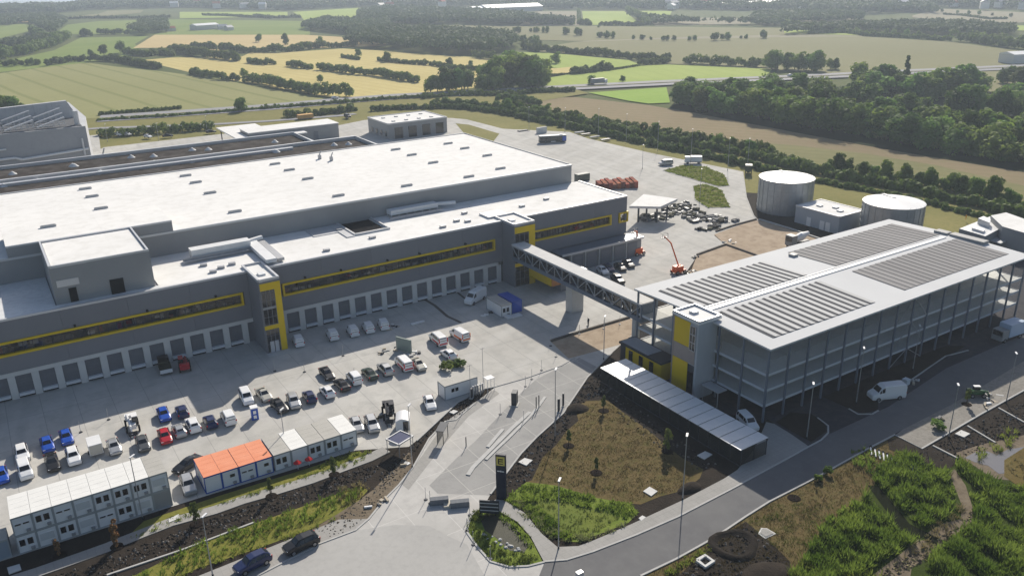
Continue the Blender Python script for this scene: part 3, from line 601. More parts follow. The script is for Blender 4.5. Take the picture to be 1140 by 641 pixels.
# cross bracing in bay 7 and 8
b=MB()
for k,(a,c) in enumerate(((7,8),(8,9))):
    xa,xc=U0+a*bw,U0+c*bw
    for (z0,z1) in ((.2,3.1),(3.1,8.8),(8.8,13.6)):
        if k==0: b.beam((xa,V0-.1,z0),(xc,V0-.1,z1),.12,.12)
        else: b.beam((xa,V0-.1,z1),(xc,V0-.1,z0),.12,.12)
part('cross_brace',b,[METAL],pg)
# ramps inside
part('ramp',MB().add([(120,94,.1),(150,94,3.0),(150,98.5,3.0),(120,98.5,.1),(120,94,-.1),(150,94,2.8),(150,98.5,2.8),(120,98.5,-.1)],[(0,1,2,3),(4,7,6,5),(0,4,5,1),(2,6,7,3)]),[DECK],pg)
# roof: two shallow slopes with a pale ridge strip
GROOF=M('standing_seam_roof',(.56,.57,.58),.8,metal=0.0,c2=(.61,.62,.63),scale=.1,stripes=[(0,.6,(.5,.51,.52),.3,.7)])
VR=96.4; HR=HT+.55
def slope(v): return HT+ (HR-HT)*(1-abs(v-VR)/(16.6))
b=MB()
a_,c_2=U0-.6,U1+.6; lo,hi=V0-.7,V1+.7
for (v0,v1) in ((lo,VR),(VR,hi)):
    z0,z1=slope(v0),slope(v1)
    b.add([(a_,v0,z0),(c_2,v0,z0),(c_2,v1,z1),(a_,v1,z1),(a_,v0,z0-.3),(c_2,v0,z0-.3),(c_2,v1,z1-.3),(a_,v1,z1-.3)],[(0,1,2,3),(4,7,6,5),(0,4,5,1),(1,5,6,2),(2,6,7,3),(3,7,4,0)])
part('roof',b,[GROOF],pg)
part('ridge_cap',MB().box(U0+2,U1-4,VR-.45,VR+.45,HR-.02,HR+.16),[WHITE],pg)
part('roof_seam',MB().box(U0+37.5,U0+38,lo+.2,hi-.2,0,0).box(0,0,0,0,0,0) if False else MB().box(U0+2,U1-4,VR+1.2,VR+1.3,HR-.06,HR+.06),[METALP],pg)
PVL=M('solar_panel_sky_sheen',(.47,.475,.48),.8,coat=.0,rand=.06); PVD=M('solar_panel_grey',(.27,.265,.265),.85,coat=.0,rand=.08); PVF=M('solar_panel_shaded_side',(.13,.132,.138),1.)  # pale tone of the left blocks puts reflected sky into the colour
# rows of panels run square to the ridge; each row is one part tilted a little
def pvblock(u0,u1,v0,v1,pitch,fw,mat,gap=.0):
    n=int((u1-u0)/pitch); 
    b=MB(); L_=(v1-v0)
    sl=(slope(v1)-slope(v0))/(v1-v0)
    g_=pitch-fw; hh=.04+g_*.13; e_=sl*L_      # dark strip paints in the row's shaded side, then the pale panel falling away
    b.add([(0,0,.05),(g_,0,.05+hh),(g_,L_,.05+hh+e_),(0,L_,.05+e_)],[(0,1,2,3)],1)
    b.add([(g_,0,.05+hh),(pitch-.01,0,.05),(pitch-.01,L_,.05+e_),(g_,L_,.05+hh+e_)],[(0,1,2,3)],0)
    b.add([(0,0,.05),(g_,0,.05+hh),(pitch-.01,0,.05),(0,0,-.02),(pitch-.01,0,-.02)],[(3,4,2,1,0)],1)
    k=0; y=1.7
    me=b.mesh('solar_panel_row',[mat,PVF])
    for i in range(n): inst('solar_panel_row',me,pg,Vector((u0+i*pitch,v0,slope(v0)))-pg.location)
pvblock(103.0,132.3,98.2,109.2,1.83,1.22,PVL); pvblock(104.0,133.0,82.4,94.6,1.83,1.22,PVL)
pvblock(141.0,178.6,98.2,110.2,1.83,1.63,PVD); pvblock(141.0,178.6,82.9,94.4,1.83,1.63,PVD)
part('roof_plant',MB().box(178.2,180.4,88.8,96.5,14.1,14.9).box(178.0,180.0,97,100,14.1,14.9),[GREYLT],pg)
b=MB().box(139.2,140.6,107.2,108.6,14.1,14.6); part('roof_hatch',b,[GREYLT],pg)
# stair tower
TW=M('tower_render',(.42,.44,.47),.7,c2=(.47,.49,.52),scale=.4); TAUPE=M('taupe_panel',(.33,.27,.25),.6,c2=(.37,.31,.28),scale=.6)
part('stair_tower_wall',MB().box(97.0,101.6,92.4,98.4,0,14.6),[TW],pg)
part('stair_tower_roof',MB().box(96.7,102.2,92.1,98.7,14.62,14.95),[ROOFW],pg)
part('stair_tower_rim',MB().ribbon([(96.9,92.3),(102.0,92.3),(102.0,98.5),(96.9,98.5),(96.9,92.3)],.35,14.6,15.3),[METALP],pg)
part('roof_hatch',MB().box(98.8,100,95.5,96.7,14.9,15.4).box(99,99.8,95.7,96.5,15.4,15.45),[METALP],pg)
part('yellow_panel',MB().box(96.88,96.98,94.3,98.1,9.6,14.3),[YEL],pg)
part('taupe_panel',MB().box(96.88,96.98,92.9,98.1,6.7,9.55),[TAUPE],pg)
part('yellow_panel',MB().box(96.88,96.98,94.4,98.1,0.1,6.65),[YEL],pg)
part('taupe_trim',MB().box(96.86,97.0,98.15,98.4,0,14.6),[TAUPE],pg)
part('stair_window',MB().box(96.88,96.98,92.9,94.2,9.3,13.9).box(96.88,96.98,92.9,94.3,.2,6.5),[GLASSD],pg)
b=MB()
for z in (9.3,10.8,12.3,13.9): b.box(96.8,96.9,92.9,94.2,z-.05,z+.05)
for v in (92.9,93.55,94.2): b.box(96.8,96.9,v-.04,v+.04,9.3,13.9)
part('window_grid',b,[METALP],pg)
o=MB().box(98.2,100.4,88.0,92.0,2.9,3.05).box(98.4,98.5,88.2,88.3,0,2.9).box(98.4,98.5,91.7,91.8,0,2.9).build('entrance_awning',[METALP],loc=(99.3,90,0)); tag(o,'small pale flat awning on posts beside the foot of the grey stair tower','awning')
# low yellow building
lb=thing('yellow_annexe','low yellow flat roofed building with dark windows at the foot of the car park','building',(98,106.5,0))
part('annexe_wall',MB().box(96.9,100.4,101.0,110.9,0,3.6),[YEL],lb)
part('annexe_end_wall',MB().box(96.9,100.4,110.9,112.4,0,3.6),[DKSTEEL],lb)
part('annexe_roof',MB().box(96.6,100.7,100.7,112.6,3.6,4.0),[DKSTEEL],lb); part('roof_membrane',MB().box(96.9,100.4,104.6,112.3,3.98,4.04),[M('grey_membrane',(.28,.29,.31),.7,c2=(.34,.35,.37),scale=.5)],lb)
wx=MB().box(-.06,.0,0,1.1,0,2.6).mesh('window',[GLASSD])
for y in (108.8,105.9,103.0): inst('window',wx,lb,Vector((96.88,y,.5))-lb.location)
# ------------------------------------------------------------------ footbridge
br=thing('footbridge','long enclosed grey truss footbridge between the warehouse and the car park','footbridge',(102.5,137,0))
BU0,BU1,BV0,BV1,BZ0,BZ1=100.9,104.3,111.6,157.2,7.2,11.0
part('bridge_roof',MB().box(BU0-.15,BU1+.15,BV0-.2,BV1,BZ1-.15,BZ1+.1),[M('bridge_roof_grey',(.52,.52,.52),.8,c2=(.60,.60,.59),scale=.6)],br)
part('bridge_floor',MB().box(BU0,BU1,BV0,BV1,BZ0,BZ0+.9),[STEEL],br)
b=MB(); n=16; s=(BV1-BV0)/n
for u in (BU0+.05,BU1-.05):
    b.beam((u,BV0,BZ1-.3),(u,BV1,BZ1-.3),.2,.35)
    for i in range(n):
        y=BV0+i*s
        b.beam((u,y,BZ0+.8),(u,y,BZ1-.3),.14,.14)
        b.beam((u,y,BZ0+.9) if i%2 else (u,y,BZ1-.4),(u,y+s,BZ1-.4) if i%2 else (u,y+s,BZ0+.9),.16,.16)
part('truss',b,[M('truss_grey',(.36,.38,.41),.5,metal=.3)],br)
gm=MB().box(-.02,.02,.08,s-.08,0,2.1).mesh('pane',[GLASSD])
for i in range(n):
    for u in (BU0+.3,BU1-.3): inst('pane',gm,br,Vector((u,BV0+i*s,BZ0+.95))-br.location)
part('pier',MB().box(103.0,106.2,136.3,138.6,0,7.2),[CONC],br)
part('pier',MB().box(101.2,102.4,113.2,114.2,0,7.2),[CONC],br)
part('truss_end',MB().box(BU0-.05,BU1+.05,BV0-.35,BV0-.2,BZ0,BZ1),[STEEL],br)
# ------------------------------------------------------------------ bicycle shed
bs=thing('bicycle_shelter','long shelter with glossy white sheet roof and dark mesh walls beside the dry lawn','shelter',(91,90,0))
SU0,SU1,SV0,SV1=87.8,93.9,73.2,107.4
ROOFG=M('glossy_sheet_roof',(.74,.75,.76),.5,metal=.15,c2=(.62,.64,.66),scale=.5)
nb=15; s=(SV1-SV0)/nb
rm=MB().add([(0,.08,2.95),(SU1-SU0,.08,3.12),(SU1-SU0,s-.08,3.12),(0,s-.08,2.95),(0,.08,2.85),(SU1-SU0,.08,3.02),(SU1-SU0,s-.08,3.02),(0,s-.08,2.85)],[(0,1,2,3),(4,7,6,5),(0,4,5,1),(1,5,6,2),(2,6,7,3),(3,7,4,0)]).mesh('roof_sheet',[ROOFG])
for i in range(nb): inst('roof_sheet',rm,bs,Vector((SU0,SV0+i*s,0))-bs.location)
b=MB()
for i in range(nb+1):
    for u in (SU0+.2,(SU0+SU1)/2,SU1-.3): b.box(u,u+.12,SV0+i*s-.06+(.1 if i==0 else -.1 if i==nb else 0),SV0+i*s+.06+(.1 if i==0 else -.1 if i==nb else 0),0,2.9)
b.box(SU0+.1,SU0+.3,SV0,SV1,2.65,2.85).box(SU1-.3,SU1-.1,SV0,SV1,2.7,2.9)
part('post',b,[DKSTEEL],bs)
SCR=M('dark_mesh_wall',(.03,.035,.035),.6); SCR.node_tree.nodes['Principled BSDF'].inputs['Alpha'].default_value=.5
sm=MB().box(0,.04,.1,s-.1,.1,2.6).mesh('mesh_wall',[SCR])
for i in range(nb): inst('mesh_wall',sm,bs,Vector((SU0+.24,SV0+i*s,0))-bs.location)
part('mesh_wall',MB().box(SU0+.3,SU1-.4,SV0+.1,SV0+.14,.1,2.6).box(SU0+.3,SU1-.4,SV1-.14,SV1-.1,.1,2.6),[SCR],bs)
part('shelter_floor',MB().box(SU0,SU1,SV0,SV1,0,.05),[ASPHD],bs)
# ------------------------------------------------------------------ buildings right of the car park (white workshop with plant)
rb=thing('plant_building','white technical building with flat roof and rooftop units right of the tanks','building',(215,105,0))
def quadb(name,px,z0,z1,mat,par,top=None):
    P=[G(x,y,z1) for x,y in px]; return part(name,MB().prism([(p.x,p.y) for p in P],z0,z1,0,0 if top is None else 1),[mat] if top is None else [mat,top],par)
quadb('building_wall',[(1103,240),(1120,236.5),(1150,247),(1150,262),(1116,252)],0,7.0,GREYLT,rb,ROOFW)
quadb('building_wall',[(1068,254.5),(1102,241),(1117,252.5),(1097,263)],0,5.5,GREYLT,rb,ROOFWET)
quadb('roof_unit',[(1089,243),(1095,240.5),(1103,244),(1102,248)],5.5,7,METALP,rb)
quadb('roof_unit',[(1082,253.5),(1087,252),(1097,255),(1095,257.5)],5.5,6.1,METALP,rb)
quadb('lean_to_roof',[(1101,266.5),(1110,263.5),(1124,266.5),(1114,271)],3.2,3.5,METALP,rb)
# ------------------------------------------------------------------ vegetation
LEAF=leafmat('foliage_broadleaf',(.08,.15,.022),(.19,.27,.06),rand=.42,sc=.3,trans=.45)
LEAFH=leafmat('foliage_hedge',(.075,.125,.022),(.16,.21,.05),rand=.2,sc=.35,trans=.4)
LEAFD=leafmat('foliage_far_wood',(.05,.085,.028),(.10,.14,.05),rand=.1,sc=.05,trans=.3)
LEAFL=leafmat('foliage_light',(.10,.13,.03),(.16,.19,.05),rand=.2,sc=.6)
BARK=M('bark',(.09,.07,.05),.9,c2=(.13,.11,.085),scale=4)
def np_mesh(name,V,n,mats,mi=None):            # V: (k*n,3) vertices, faces of n corners in order
    me=D.meshes.new(name); k=len(V)//n
    me.vertices.add(len(V)); me.vertices.foreach_set('co',np.asarray(V,np.float32).ravel())
    me.loops.add(k*n); me.loops.foreach_set('vertex_index',np.arange(k*n,dtype=np.int32))
    me.polygons.add(k); me.polygons.foreach_set('loop_start',np.arange(0,k*n,n,dtype=np.int32)); me.polygons.foreach_set('loop_total',np.full(k,n,np.int32))
    for m in mats: me.materials.append(m)
    if mi is not None: me.polygons.foreach_set('material_index',np.asarray(mi,np.int32))
    me.update(); me.validate(); return me
def cards(lobes,per,size,rg,flat=.35,low=-.6):
    """leaf cards over the surface of ellipsoid lobes: lobes (n,6) centre+radii"""
    lobes=np.asarray(lobes,float); n=len(lobes); N=n*per
    L=np.repeat(lobes,per,0)
    d=rg.normal(size=(N,3)); d/=np.linalg.norm(d,axis=1)[:,None]
    d[:,2]=np.where(d[:,2]<low,-d[:,2]*.8,d[:,2])
    c=L[:,:3]+d*L[:,3:]*rg.uniform(.72,1.08,(N,1))
    nrm=d+rg.normal(scale=flat,size=(N,3)); nrm/=np.linalg.norm(nrm,axis=1)[:,None]
    a=np.cross(nrm,rg.normal(size=(N,3))); a/=np.linalg.norm(a,axis=1)[:,None]+1e-9; b=np.cross(nrm,a)
    s=size*rg.uniform(.5,1.25,(N,1)); a*=s; b*=s*rg.uniform(.5,1,(N,1))
    V=np.stack([c-a-b*.6,c+a*.7-b,c+a+b*.6,c-a*.7+b],1).reshape(-1,3); return V
def tree_meshes(h,w,seed,kind='round',per=75,nl=26,size=.46,mat=LEAF):
    rg=np.random.default_rng(seed); lob=[]
    cz=h*.48; rz=h*.55
    for i in range(nl):
        d=rg.normal(size=3); d/=np.linalg.norm(d); k=rg.uniform(.35,.95)
        x,y,z=d[0]*w/2*k*.8,d[1]*w/2*k*.8,cz+d[2]*rz*.74*k
        if kind=='tall': x*=.75;y*=.75
        if kind=='conif': z=h*rg.uniform(.15,.95); q=(1-z/h)*w*.4; x,y=d[0]*q,d[1]*q
        r=w*rg.uniform(.17,.27)*(1.0 if kind!='conif' else .7*(1.25-z/h))
        lob.append((x,y,z,r,r,r*rg.uniform(.75,1.05)))
    V=cards(lob,per,size,rg)
    crown=np_mesh('crown',V,4,[mat])
    t=MB(); t.cyl(0,0,-.2,h*.55,h*.028,h*.014,7)
    for i in range(5):
        a=2*PI*i/5+seed; L_=lob[i]; t.tube((0,0,h*rnd.uniform(.25,.5)),(L_[0]*.8,L_[1]*.8,L_[2]),h*.01,5,0,h*.004)
    return t.mesh('trunk',[BARK]),crown
TR=[tree_meshes(10,9,1),tree_meshes(10,8,2),tree_meshes(11,7.5,3,'tall'),tree_meshes(10,10,4,nl=20),tree_meshes(9,8,5),tree_meshes(12,5,6,'conif',per=60),tree_meshes(10,9.5,8,nl=22)]
BU=[tree_meshes(3.2,4.0,20+i,nl=9,per=60,size=.3) for i in range(3)]
def tree(p,h,lab,grp=None,k=None,name='tree',cat='tree',bank=None,base=10.,sx=1.):
    bank=bank or TR; t,c=bank[k if k is not None else rnd.choice([0,1,2,3,4,6]) if bank is TR else rnd.randrange(len(bank))]
    o=thing(name,lab,cat,p,rnd.uniform(0,6.28),grp); s=h/base; o.scale=(s*sx,s*sx,s)
    a=inst('trunk',t,o); b=inst('crown',c,o); return o
def at(x,y,z=-1.15): p=G(x,y,z); return p
def treerow(px,n,h,lab,grp,jit=1.5,z=-1.1,**k):
    P=[G(x,y,z) for x,y in px]; L_=[(P[i+1]-P[i]).length for i in range(len(P)-1)]; T=sum(L_)
    for i in range(n):
        d=T*(i+rnd.uniform(.2,.8))/n; j=0
        while j<len(L_)-1 and d>L_[j]: d-=L_[j]; j+=1
        q=P[j]+(P[j+1]-P[j])*(d/L_[j]); q.x+=rnd.uniform(-jit,jit); q.y+=rnd.uniform(-jit,jit)
        tree(q,h*rnd.uniform(.75,1.2),lab,grp,**k)
def hedge(px,h,w,lab,mat=LEAFH,z=-1.1,size=None,dens=1.,name='hedge',cat='hedge',seed=0,vary=.35,grp=None,world=False):
    rg=np.random.default_rng(seed+int(px[0][0]*7+px[0][1]*13)); P=[Vector((a,b_,z)) for a,b_ in px] if world else [G(x,y,z) for x,y in px]; lob=[]
    step=h*.36/dens
    for i in range(len(P)-1):
        d=P[i+1]-P[i]; n=max(1,int(d.length/step)); t=d.normalized(); o=Vector((-t.y,t.x,0))
        for k in range(n):
            q=P[i]+d*((k+rg.uniform(0,1))/n)+o*rg.uniform(-.5,.5)*w*.6
            f=rg.uniform(1-vary,1+vary*.6); r=h*.42*f
            lob.append((q.x,q.y,z+r*.75+rg.uniform(0,.25)*h*f,max(r,w*.25),max(r,w*.25),r*1.1))
    lob=np.array(lob); size=size or h*.13; per=int(min(110,max(20,38*(h*.42)**2*1.4/size**2*.25)))
    org=P[0].copy(); lob[:,:3]-=np.array(org)
    me=np_mesh(name,cards(lob,per,size,rg),4,[mat])
    o=D.objects.new(name,me); COL.objects.link(o); o.location=org; return tag(o,lab,cat,grp)
def wood(poly,h,sp,name,lab,mat=LEAFD,z=-1.1,per=16,size=1.6,seed=1,kind='stuff'):
    rg=np.random.default_rng(seed); P=np.array([(p.x,p.y) for p in (G(x,y,z) for x,y in poly)])
    lo,hi=P.min(0),P.max(0); n=int((hi-lo).prod()/sp**2); Q=rg.uniform(lo,hi,(n,2)); x,y=Q.T; ins=np.zeros(n,bool); j=len(P)-1
    for i in range(len(P)):
        c=((P[i,1]>y)!=(P[j,1]>y))&(x<(P[j,0]-P[i,0])*(y-P[i,1])/(P[j,1]-P[i,1]+1e-9)+P[i,0]); ins^=c; j=i
    Q=Q[ins]; n=len(Q); r=rg.uniform(.28,.5,n)*h; zc=z+rg.uniform(.35,.62,n)*h
    lob=np.column_stack([Q,zc,r*1.05,r*1.05,r])
    o=D.objects.new(name,np_mesh(name,cards(lob,per,size,rg,low=-.1),4,[mat])); COL.objects.link(o); tag(o,lab,'wood' if kind=='stuff' else 'copse',None,kind if kind=='stuff' else None); return o
# far woods and town belt that read as one mass
FARW=[[(-200,-12),(120,8),(240,12),(420,9),(420,3),(300,-4),(110,-6)],
 [(-200,12),(60,12),(112,10),(180,7),(330,13),(430,9),(560,10),(640,12),(760,10),(900,12),(1030,8),(1180,12),(1180,-14),(700,-14),(-60,-2)]]
wood([(-300,16),(0,17),(60,15),(110,11),(200,9),(320,12),(402,8),(575,8.5),(600,11),(700,11),(760,11),(900,14),(960,17),(1016,14),(1044,9),(1200,13),(1260,-16),(1000,-22),(600,-24),(300,-22),(130,-18),(110,-6),(95,5),(70,9),(40,8.5),(0,10),(-300,12)],13,8.5,'far_wood','dark woods and gardens filling the far distance below the horizon',size=3.2,per=12,seed=3)
wood([(-200,28),(0,20.5),(60,18),(75,25),(62,38),(56,36),(30,26),(0,30),(-200,32)],9,6,'far_wood','far dark wood behind the small straw field at the left edge',size=2,seed=4)
wood([(400,17),(430,11),(470,13),(560,18),(600,24),(640,28),(560,29),(500,27),(450,29),(400,26)],12,5.5,'far_wood','far wood block between the pale green field and the grey field, top centre',size=2.0,per=16,seed=5)
wood([(700,20),(760,26),(860,30),(885,27),(960,24),(960,18),(880,17),(838,19),(840,27),(728,28)],10,5.5,'far_wood','far wood behind the long grey field, right of centre',size=1.8,seed=6)
wood([(900,14),(950,12),(1044,16),(1040,12),(960,8),(900,10)],12,7,'far_wood','dark far wood left of the two pale fields at upper right',size=2.4,seed=7)
wood([(860,40),(900,33),(1000,30),(1050,29),(1100,32),(1126,34),(1128,42),(1060,40),(960,36)],10,5,'far_wood','wood belt across the pale field at upper right',size=1.5,per=18,seed=8)
wood([(-100,52),(0,52),(40,46),(45,40),(62,44),(50,52),(-100,60)],9,5,'left_wood','dark wood at the left edge above the pale green field',size=1.5,seed=9,kind='thing')
wood([(385,52),(400,44),(430,37),(470,38),(540,42),(570,46),(575,54),(560,60),(520,62),(470,59),(420,54)],13,5,'copse','large dark copse above the straw fields, centre of the far view',size=1.3,per=26,seed=10,kind='thing')
wood([(335,33),(360,25),(430,28),(440,34),(430,44),(400,45),(380,38)],11,5,'copse','dark wood left of the large copse, behind the second straw field',size=1.4,per=22,seed=11,kind='thing')
wood([(143,36),(160,28),(185,26),(187,36),(160,40)],11,4.5,'copse','dark copse by the farm, upper left',size=1.2,per=24,seed=12,kind='thing')
# hedgerows between fields: (pixel line, height, width, description)
for i,(px,h,w_,lab) in enumerate([
 ([(-40,76),(0,74),(30,72),(45,72)],5,5,'dark hedge at the left edge below the pale green field'),
 ([(51,73.5),(80,69),(100,68),(130,68.5),(160,74),(178,77)],6,5,'long dark hedge above the large olive field, left'),
 ([(-60,72),(0,66),(30,60),(60,51),(75,44)],11,14,'tree belt running diagonally along the pale green field at far left'),
 ([(36,36),(48,44),(60,46)],9,9,'dark scrub between small straw field and tree belt, far left'),
 ([(214,82),(228,86),(240,87)],5,5,'first short hedge on the edge between olive and straw fields'),
 ([(243,88),(251,89)],5,4,'tiny round hedge between olive and straw fields'),
 ([(254,89.5),(266,90)],5,4,'small bushy hedge left of the long dark hedge, olive field edge'),
 ([(273,91),(290,93),(303,96),(330,101),(360,106),(393,108)],7,7,'long thick hedge running down between olive and straw fields to the highway'),
 ([(140,60),(165,63),(180,60),(192,63)],6,7,'hedge between pale green and straw field, upper left'),
 ([(192,57),(215,62),(240,65),(268,68)],8,8,'dark hedge in front of the ribbed straw field'),
 ([(212,54),(240,56),(275,59),(320,58),(360,53)],7,8,'long hedge along the foot of the ribbed straw field'),
 ([(366,54),(390,52),(396,51)],5,5,'short hedge left of the large copse'),
 ([(276,70),(290,72),(307,72)],5,5,'short hedge standing in the straw field, first from left'),
 ([(322,74),(335,76),(348,77)],5,5,'short hedge standing in the straw field, second from left'),
 ([(354,78),(366,79),(383,81),(395,83),(410,84),(430,86.5),(445,89),(465,92)],6,5,'row of rounded bushes across the straw field, third from left'),
 ([(420,68),(450,71),(480,73),(505,77),(540,79),(552,81)],3.5,3,'thin hedge line crossing the upper straw field'),
 ([(380,64),(400,67)],3,3,'low thin hedge at left of upper straw field'),
 ([(528,64),(552,66.5)],6,5,'small hedge right of the large copse'),
 ([(582,54),(600,58),(640,60),(680,64),(700,66)],7,6,'dark hedge between the grey field and lime fields, left half'),
 ([(700,66),(720,67),(745,67.5)],6,5,'dark hedge stub above lime field, centre right'),
 ([(712,73),(735,71),(745,69)],5,5,'bushy hedge at the corner of the lime field'),
 ([(760,70.5),(780,71.5),(820,74),(852,75.5)],7,6,'dark hedge between grey field and bright green field, right half'),
 ([(636,83),(650,82),(665,80),(682,78)],6,6,'dark copse hedge inside the lime field'),
 ([(612,85),(640,83),(680,79),(712,74)],1.5,1.5,'thin low hedge across the lime field'),
 ([(590,27),(610,27.5),(640,28)],5,5,'far thin hedge below the grey square field'),
 ([(668,29),(690,28.5),(705,29.5),(720,28)],6,5,'far hedge below the pale green square field'),
 ([(645,27),(658,28.5)],7,5,'short far hedge between the two square fields'),
 ([(644,12),(645,27)],4,4,'far hedge dividing the two square fields'),
 ([(698,12),(712,20),(722,28)],8,7,'far tree line right of the pale green square field'),
 ([(590,51),(600,50),(595,48)],6,5,'short hedge at left edge of the grey field'),
 ([(110,38),(125,38.5),(143,38)],7,6,'far hedge left of the farm copse'),
 ([(90,40),(100,41)],9,8,'single dark clump left of the farm copse'),
 ([(225,17.5),(250,18),(280,20),(300,19)],4,4,'far dark hedge left of centre, first'),
 ([(283,19),(300,21),(335,20)],5,5,'far dark hedge left of centre, second'),
 ([(60,22),(100,21),(150,21),(190,20)],5,6,'far hedge across the pale fields, upper left'),
 ([(900,38),(940,37),(960,40),(1000,42),(1058,46)],4.5,5,'hedge of bushes along the top of the large grey field, right'),
 ([(1060,46),(1080,47),(1100,50),(1145,56),(1180,60)],11,10,'tree belt at top right edge of the large grey field'),
 ([(870,31),(885,33),(897,33)],9,8,'far dark tree clump, right of centre'),
 ([(1050,17),(1070,18),(1100,22),(1120,22)],3,3,'thin far hedge between the two pale fields at upper right'),
 ([(600,118),(575,112),(560,110),(552,113)],4,4,'bushy hedge at the left tip of the brown field'),
 ([(110,128.5),(150,125),(180,123),(202,121)],1.8,3,'scrub along the far side of the highway, left'),
 ([(108,136),(150,133.5),(190,131),(240,127),(290,123)],2.0,3,'scrub strip on the near side of the highway, left'),
 ([(290,123),(330,120),(380,116),(430,112),(470,110)],2.6,4,'scrub strip on the near side of the highway, centre left'),
 ([(470,111),(500,108),(530,107),(560,108),(600,104),(640,103)],3.6,6,'bushy strip beside the highway, centre'),
 ([(112,154),(150,151.5),(190,149),(238,145)],5.0,6,'dense hedge behind the rear yard, left'),
 ([(318,132),(340,131),(370,128),(395,124)],4.5,6,'dark hedge behind the long service building'),
 ([(415,125),(450,123),(490,122),(520,123),(560,128),(600,137),(650,147),(700,158),(745,168),(800,180),(835,188),(870,196)],3.6,5,'long inner hedge curving round the rear yard'),
 ([(480,117),(520,118),(560,123),(600,130),(650,140),(700,150),(760,162),(830,176),(900,193),(960,206),(1000,212),(1080,231),(1121,241),(1180,255)],4.4,5,'middle hedge along the foot of the brown field'),
 ([(570,120),(600,127),(650,137),(700,146),(760,157),(830,168),(860,172)],4.6,4,'upper hedge of young trees along the foot of the brown field'),
 ([(918,188),(950,193),(1000,204),(1063,216),(1100,226),(1145,238)],4.5,5,'upper hedge of taller shrubs at lower right of the brown field'),
 ([(845,175),(870,181),(900,190)],4,4,'dense hedge behind the left storage tank'),
 ([(906,204),(959,214),(1000,222),(1031,229),(1070,239),(1105,248)],2.4,3.5,'low clipped looking hedge behind the storage tanks')]):
    dist=G(*px[0]).length; hedge(px,h,w_,lab,size=min(1.3,max(.3,dist*.0013)) ,seed=i)
# individual trees along those lines
T1='tree standing on its own in a far hedge line'
def spots(L_,lab,grp,h,**k):
    for q in L_: tree(at(q[0],q[1]),(q[2] if len(q)>2 else h),lab,grp,**k)
for q,lab in (((269,125.5,9),'dark round tree beside the highway left of centre'),((116,62,11),'round tree on the hedge above the olive field'),((134,59,12),'tree right of the round one on the hedge above the olive field'),((102,63,7),'small tree on the hedge above the olive field, left of the two round ones'),((288,47,10),'round tree at the foot of the ribbed straw field, left'),((318,50,12),'large round tree at the foot of the ribbed straw field, right'),((356,49,9),'narrow tree at the right of the ribbed straw field'),((399,64,8),'small round tree at the left of the upper straw field'),((431,69,9),'bushy tree in the thin hedge of the upper straw field'),((500,75,8),'slim tree in the thin hedge of the upper straw field'),((472,72,5),'tiny tree in the thin hedge of the upper straw field'),((524,76,6),'small tree at the right end of the thin hedge'),((272,86,7),'thin pale tree on the olive field hedge'),((357,92,6),'lone sapling by the long thick hedge'),((537,103,12),'large ball shaped tree beside the highway in the centre'),((619,71,10),'lone round tree in the lime field'),((658,95,7),'small tree at the highway edge of the lime field'),((693,92,5),'thin pale sapling at the highway edge of the lime field'),((669,79,8),'tallest tree of the copse hedge in the lime field'),((35,73,7),'small tree on the hedge at the left edge'),((16,74,7),'second small tree on the hedge at the left edge')):
    tree(at(q[0],q[1]),q[2],lab)
treerow([(484,104),(505,101),(525,100)],9,14,'tree in the clump beside the highway right of the straw fields','trees clumped by the highway',z=-1,jit=4)
treerow([(548,100),(575,97),(600,98),(612,100)],14,19,'tall tree in the dark clump north of the highway, centre','tall trees clumped north of the highway',jit=9)
treerow([(553,91),(575,88),(600,92)],6,19,'tree at the back of the dark clump north of the highway','trees behind the central clump',jit=6)
treerow([(604,30),(770,33)],1,4,'tiny far tree on the grey field','far field trees')
for px,n,h,lab in (([(572,37),(580,37)],3,7,'far tree at left of the grey strip'),([(588,36),(612,37)],5,7,'far tree in the small group on the grey strip'),([(628,39),(632,39)],2,10,'far tree pair left of centre on the grey strip'),([(641,40),(647,40)],2,9,'second far tree pair on the grey strip'),([(665,42),(684,43)],5,8,'far tree in the group of five on the grey strip'),([(704,44),(726,45)],4,5,'small far bush on the pale strip'),([(735,46),(752,46)],3,6,'far tree on the pale strip right of the small bushes'),([(766,46),(774,46)],2,6,'far tree pair on the pale strip'),([(790,46),(812,45)],4,8,'far tree in the group near the right of the pale strip'),([(822,44),(834,43)],3,4,'low far bush on the pale strip'),([(848,43),(852,43)],2,9,'far tree pair at the right end of the pale strip'),([(580,48),(600,46)],6,7,'far tree in the hedge at left of the grey field'),([(898,37),(950,38),(1030,41)],10,7,'tree in the row along the top of the grey field'),([(1045,14),(1130,20)],6,6,'far tree on the pale fields at upper right')):
    treerow(px,n,h,lab,lab.replace('tree ','trees ',1),jit=1)
treerow([(852,77),(870,78),(882,78)],6,13,'tall tree by the highway at the right end of the bright green field','trees by the highway right',jit=3)
treerow([(887,79),(900,79),(912,80)],5,14,'tall tree by the highway right of the first tall group','second tall group by the highway',jit=3)
treerow([(925,78),(930,78)],2,11,'pair of trees standing by the highway, right','pair of highway trees')
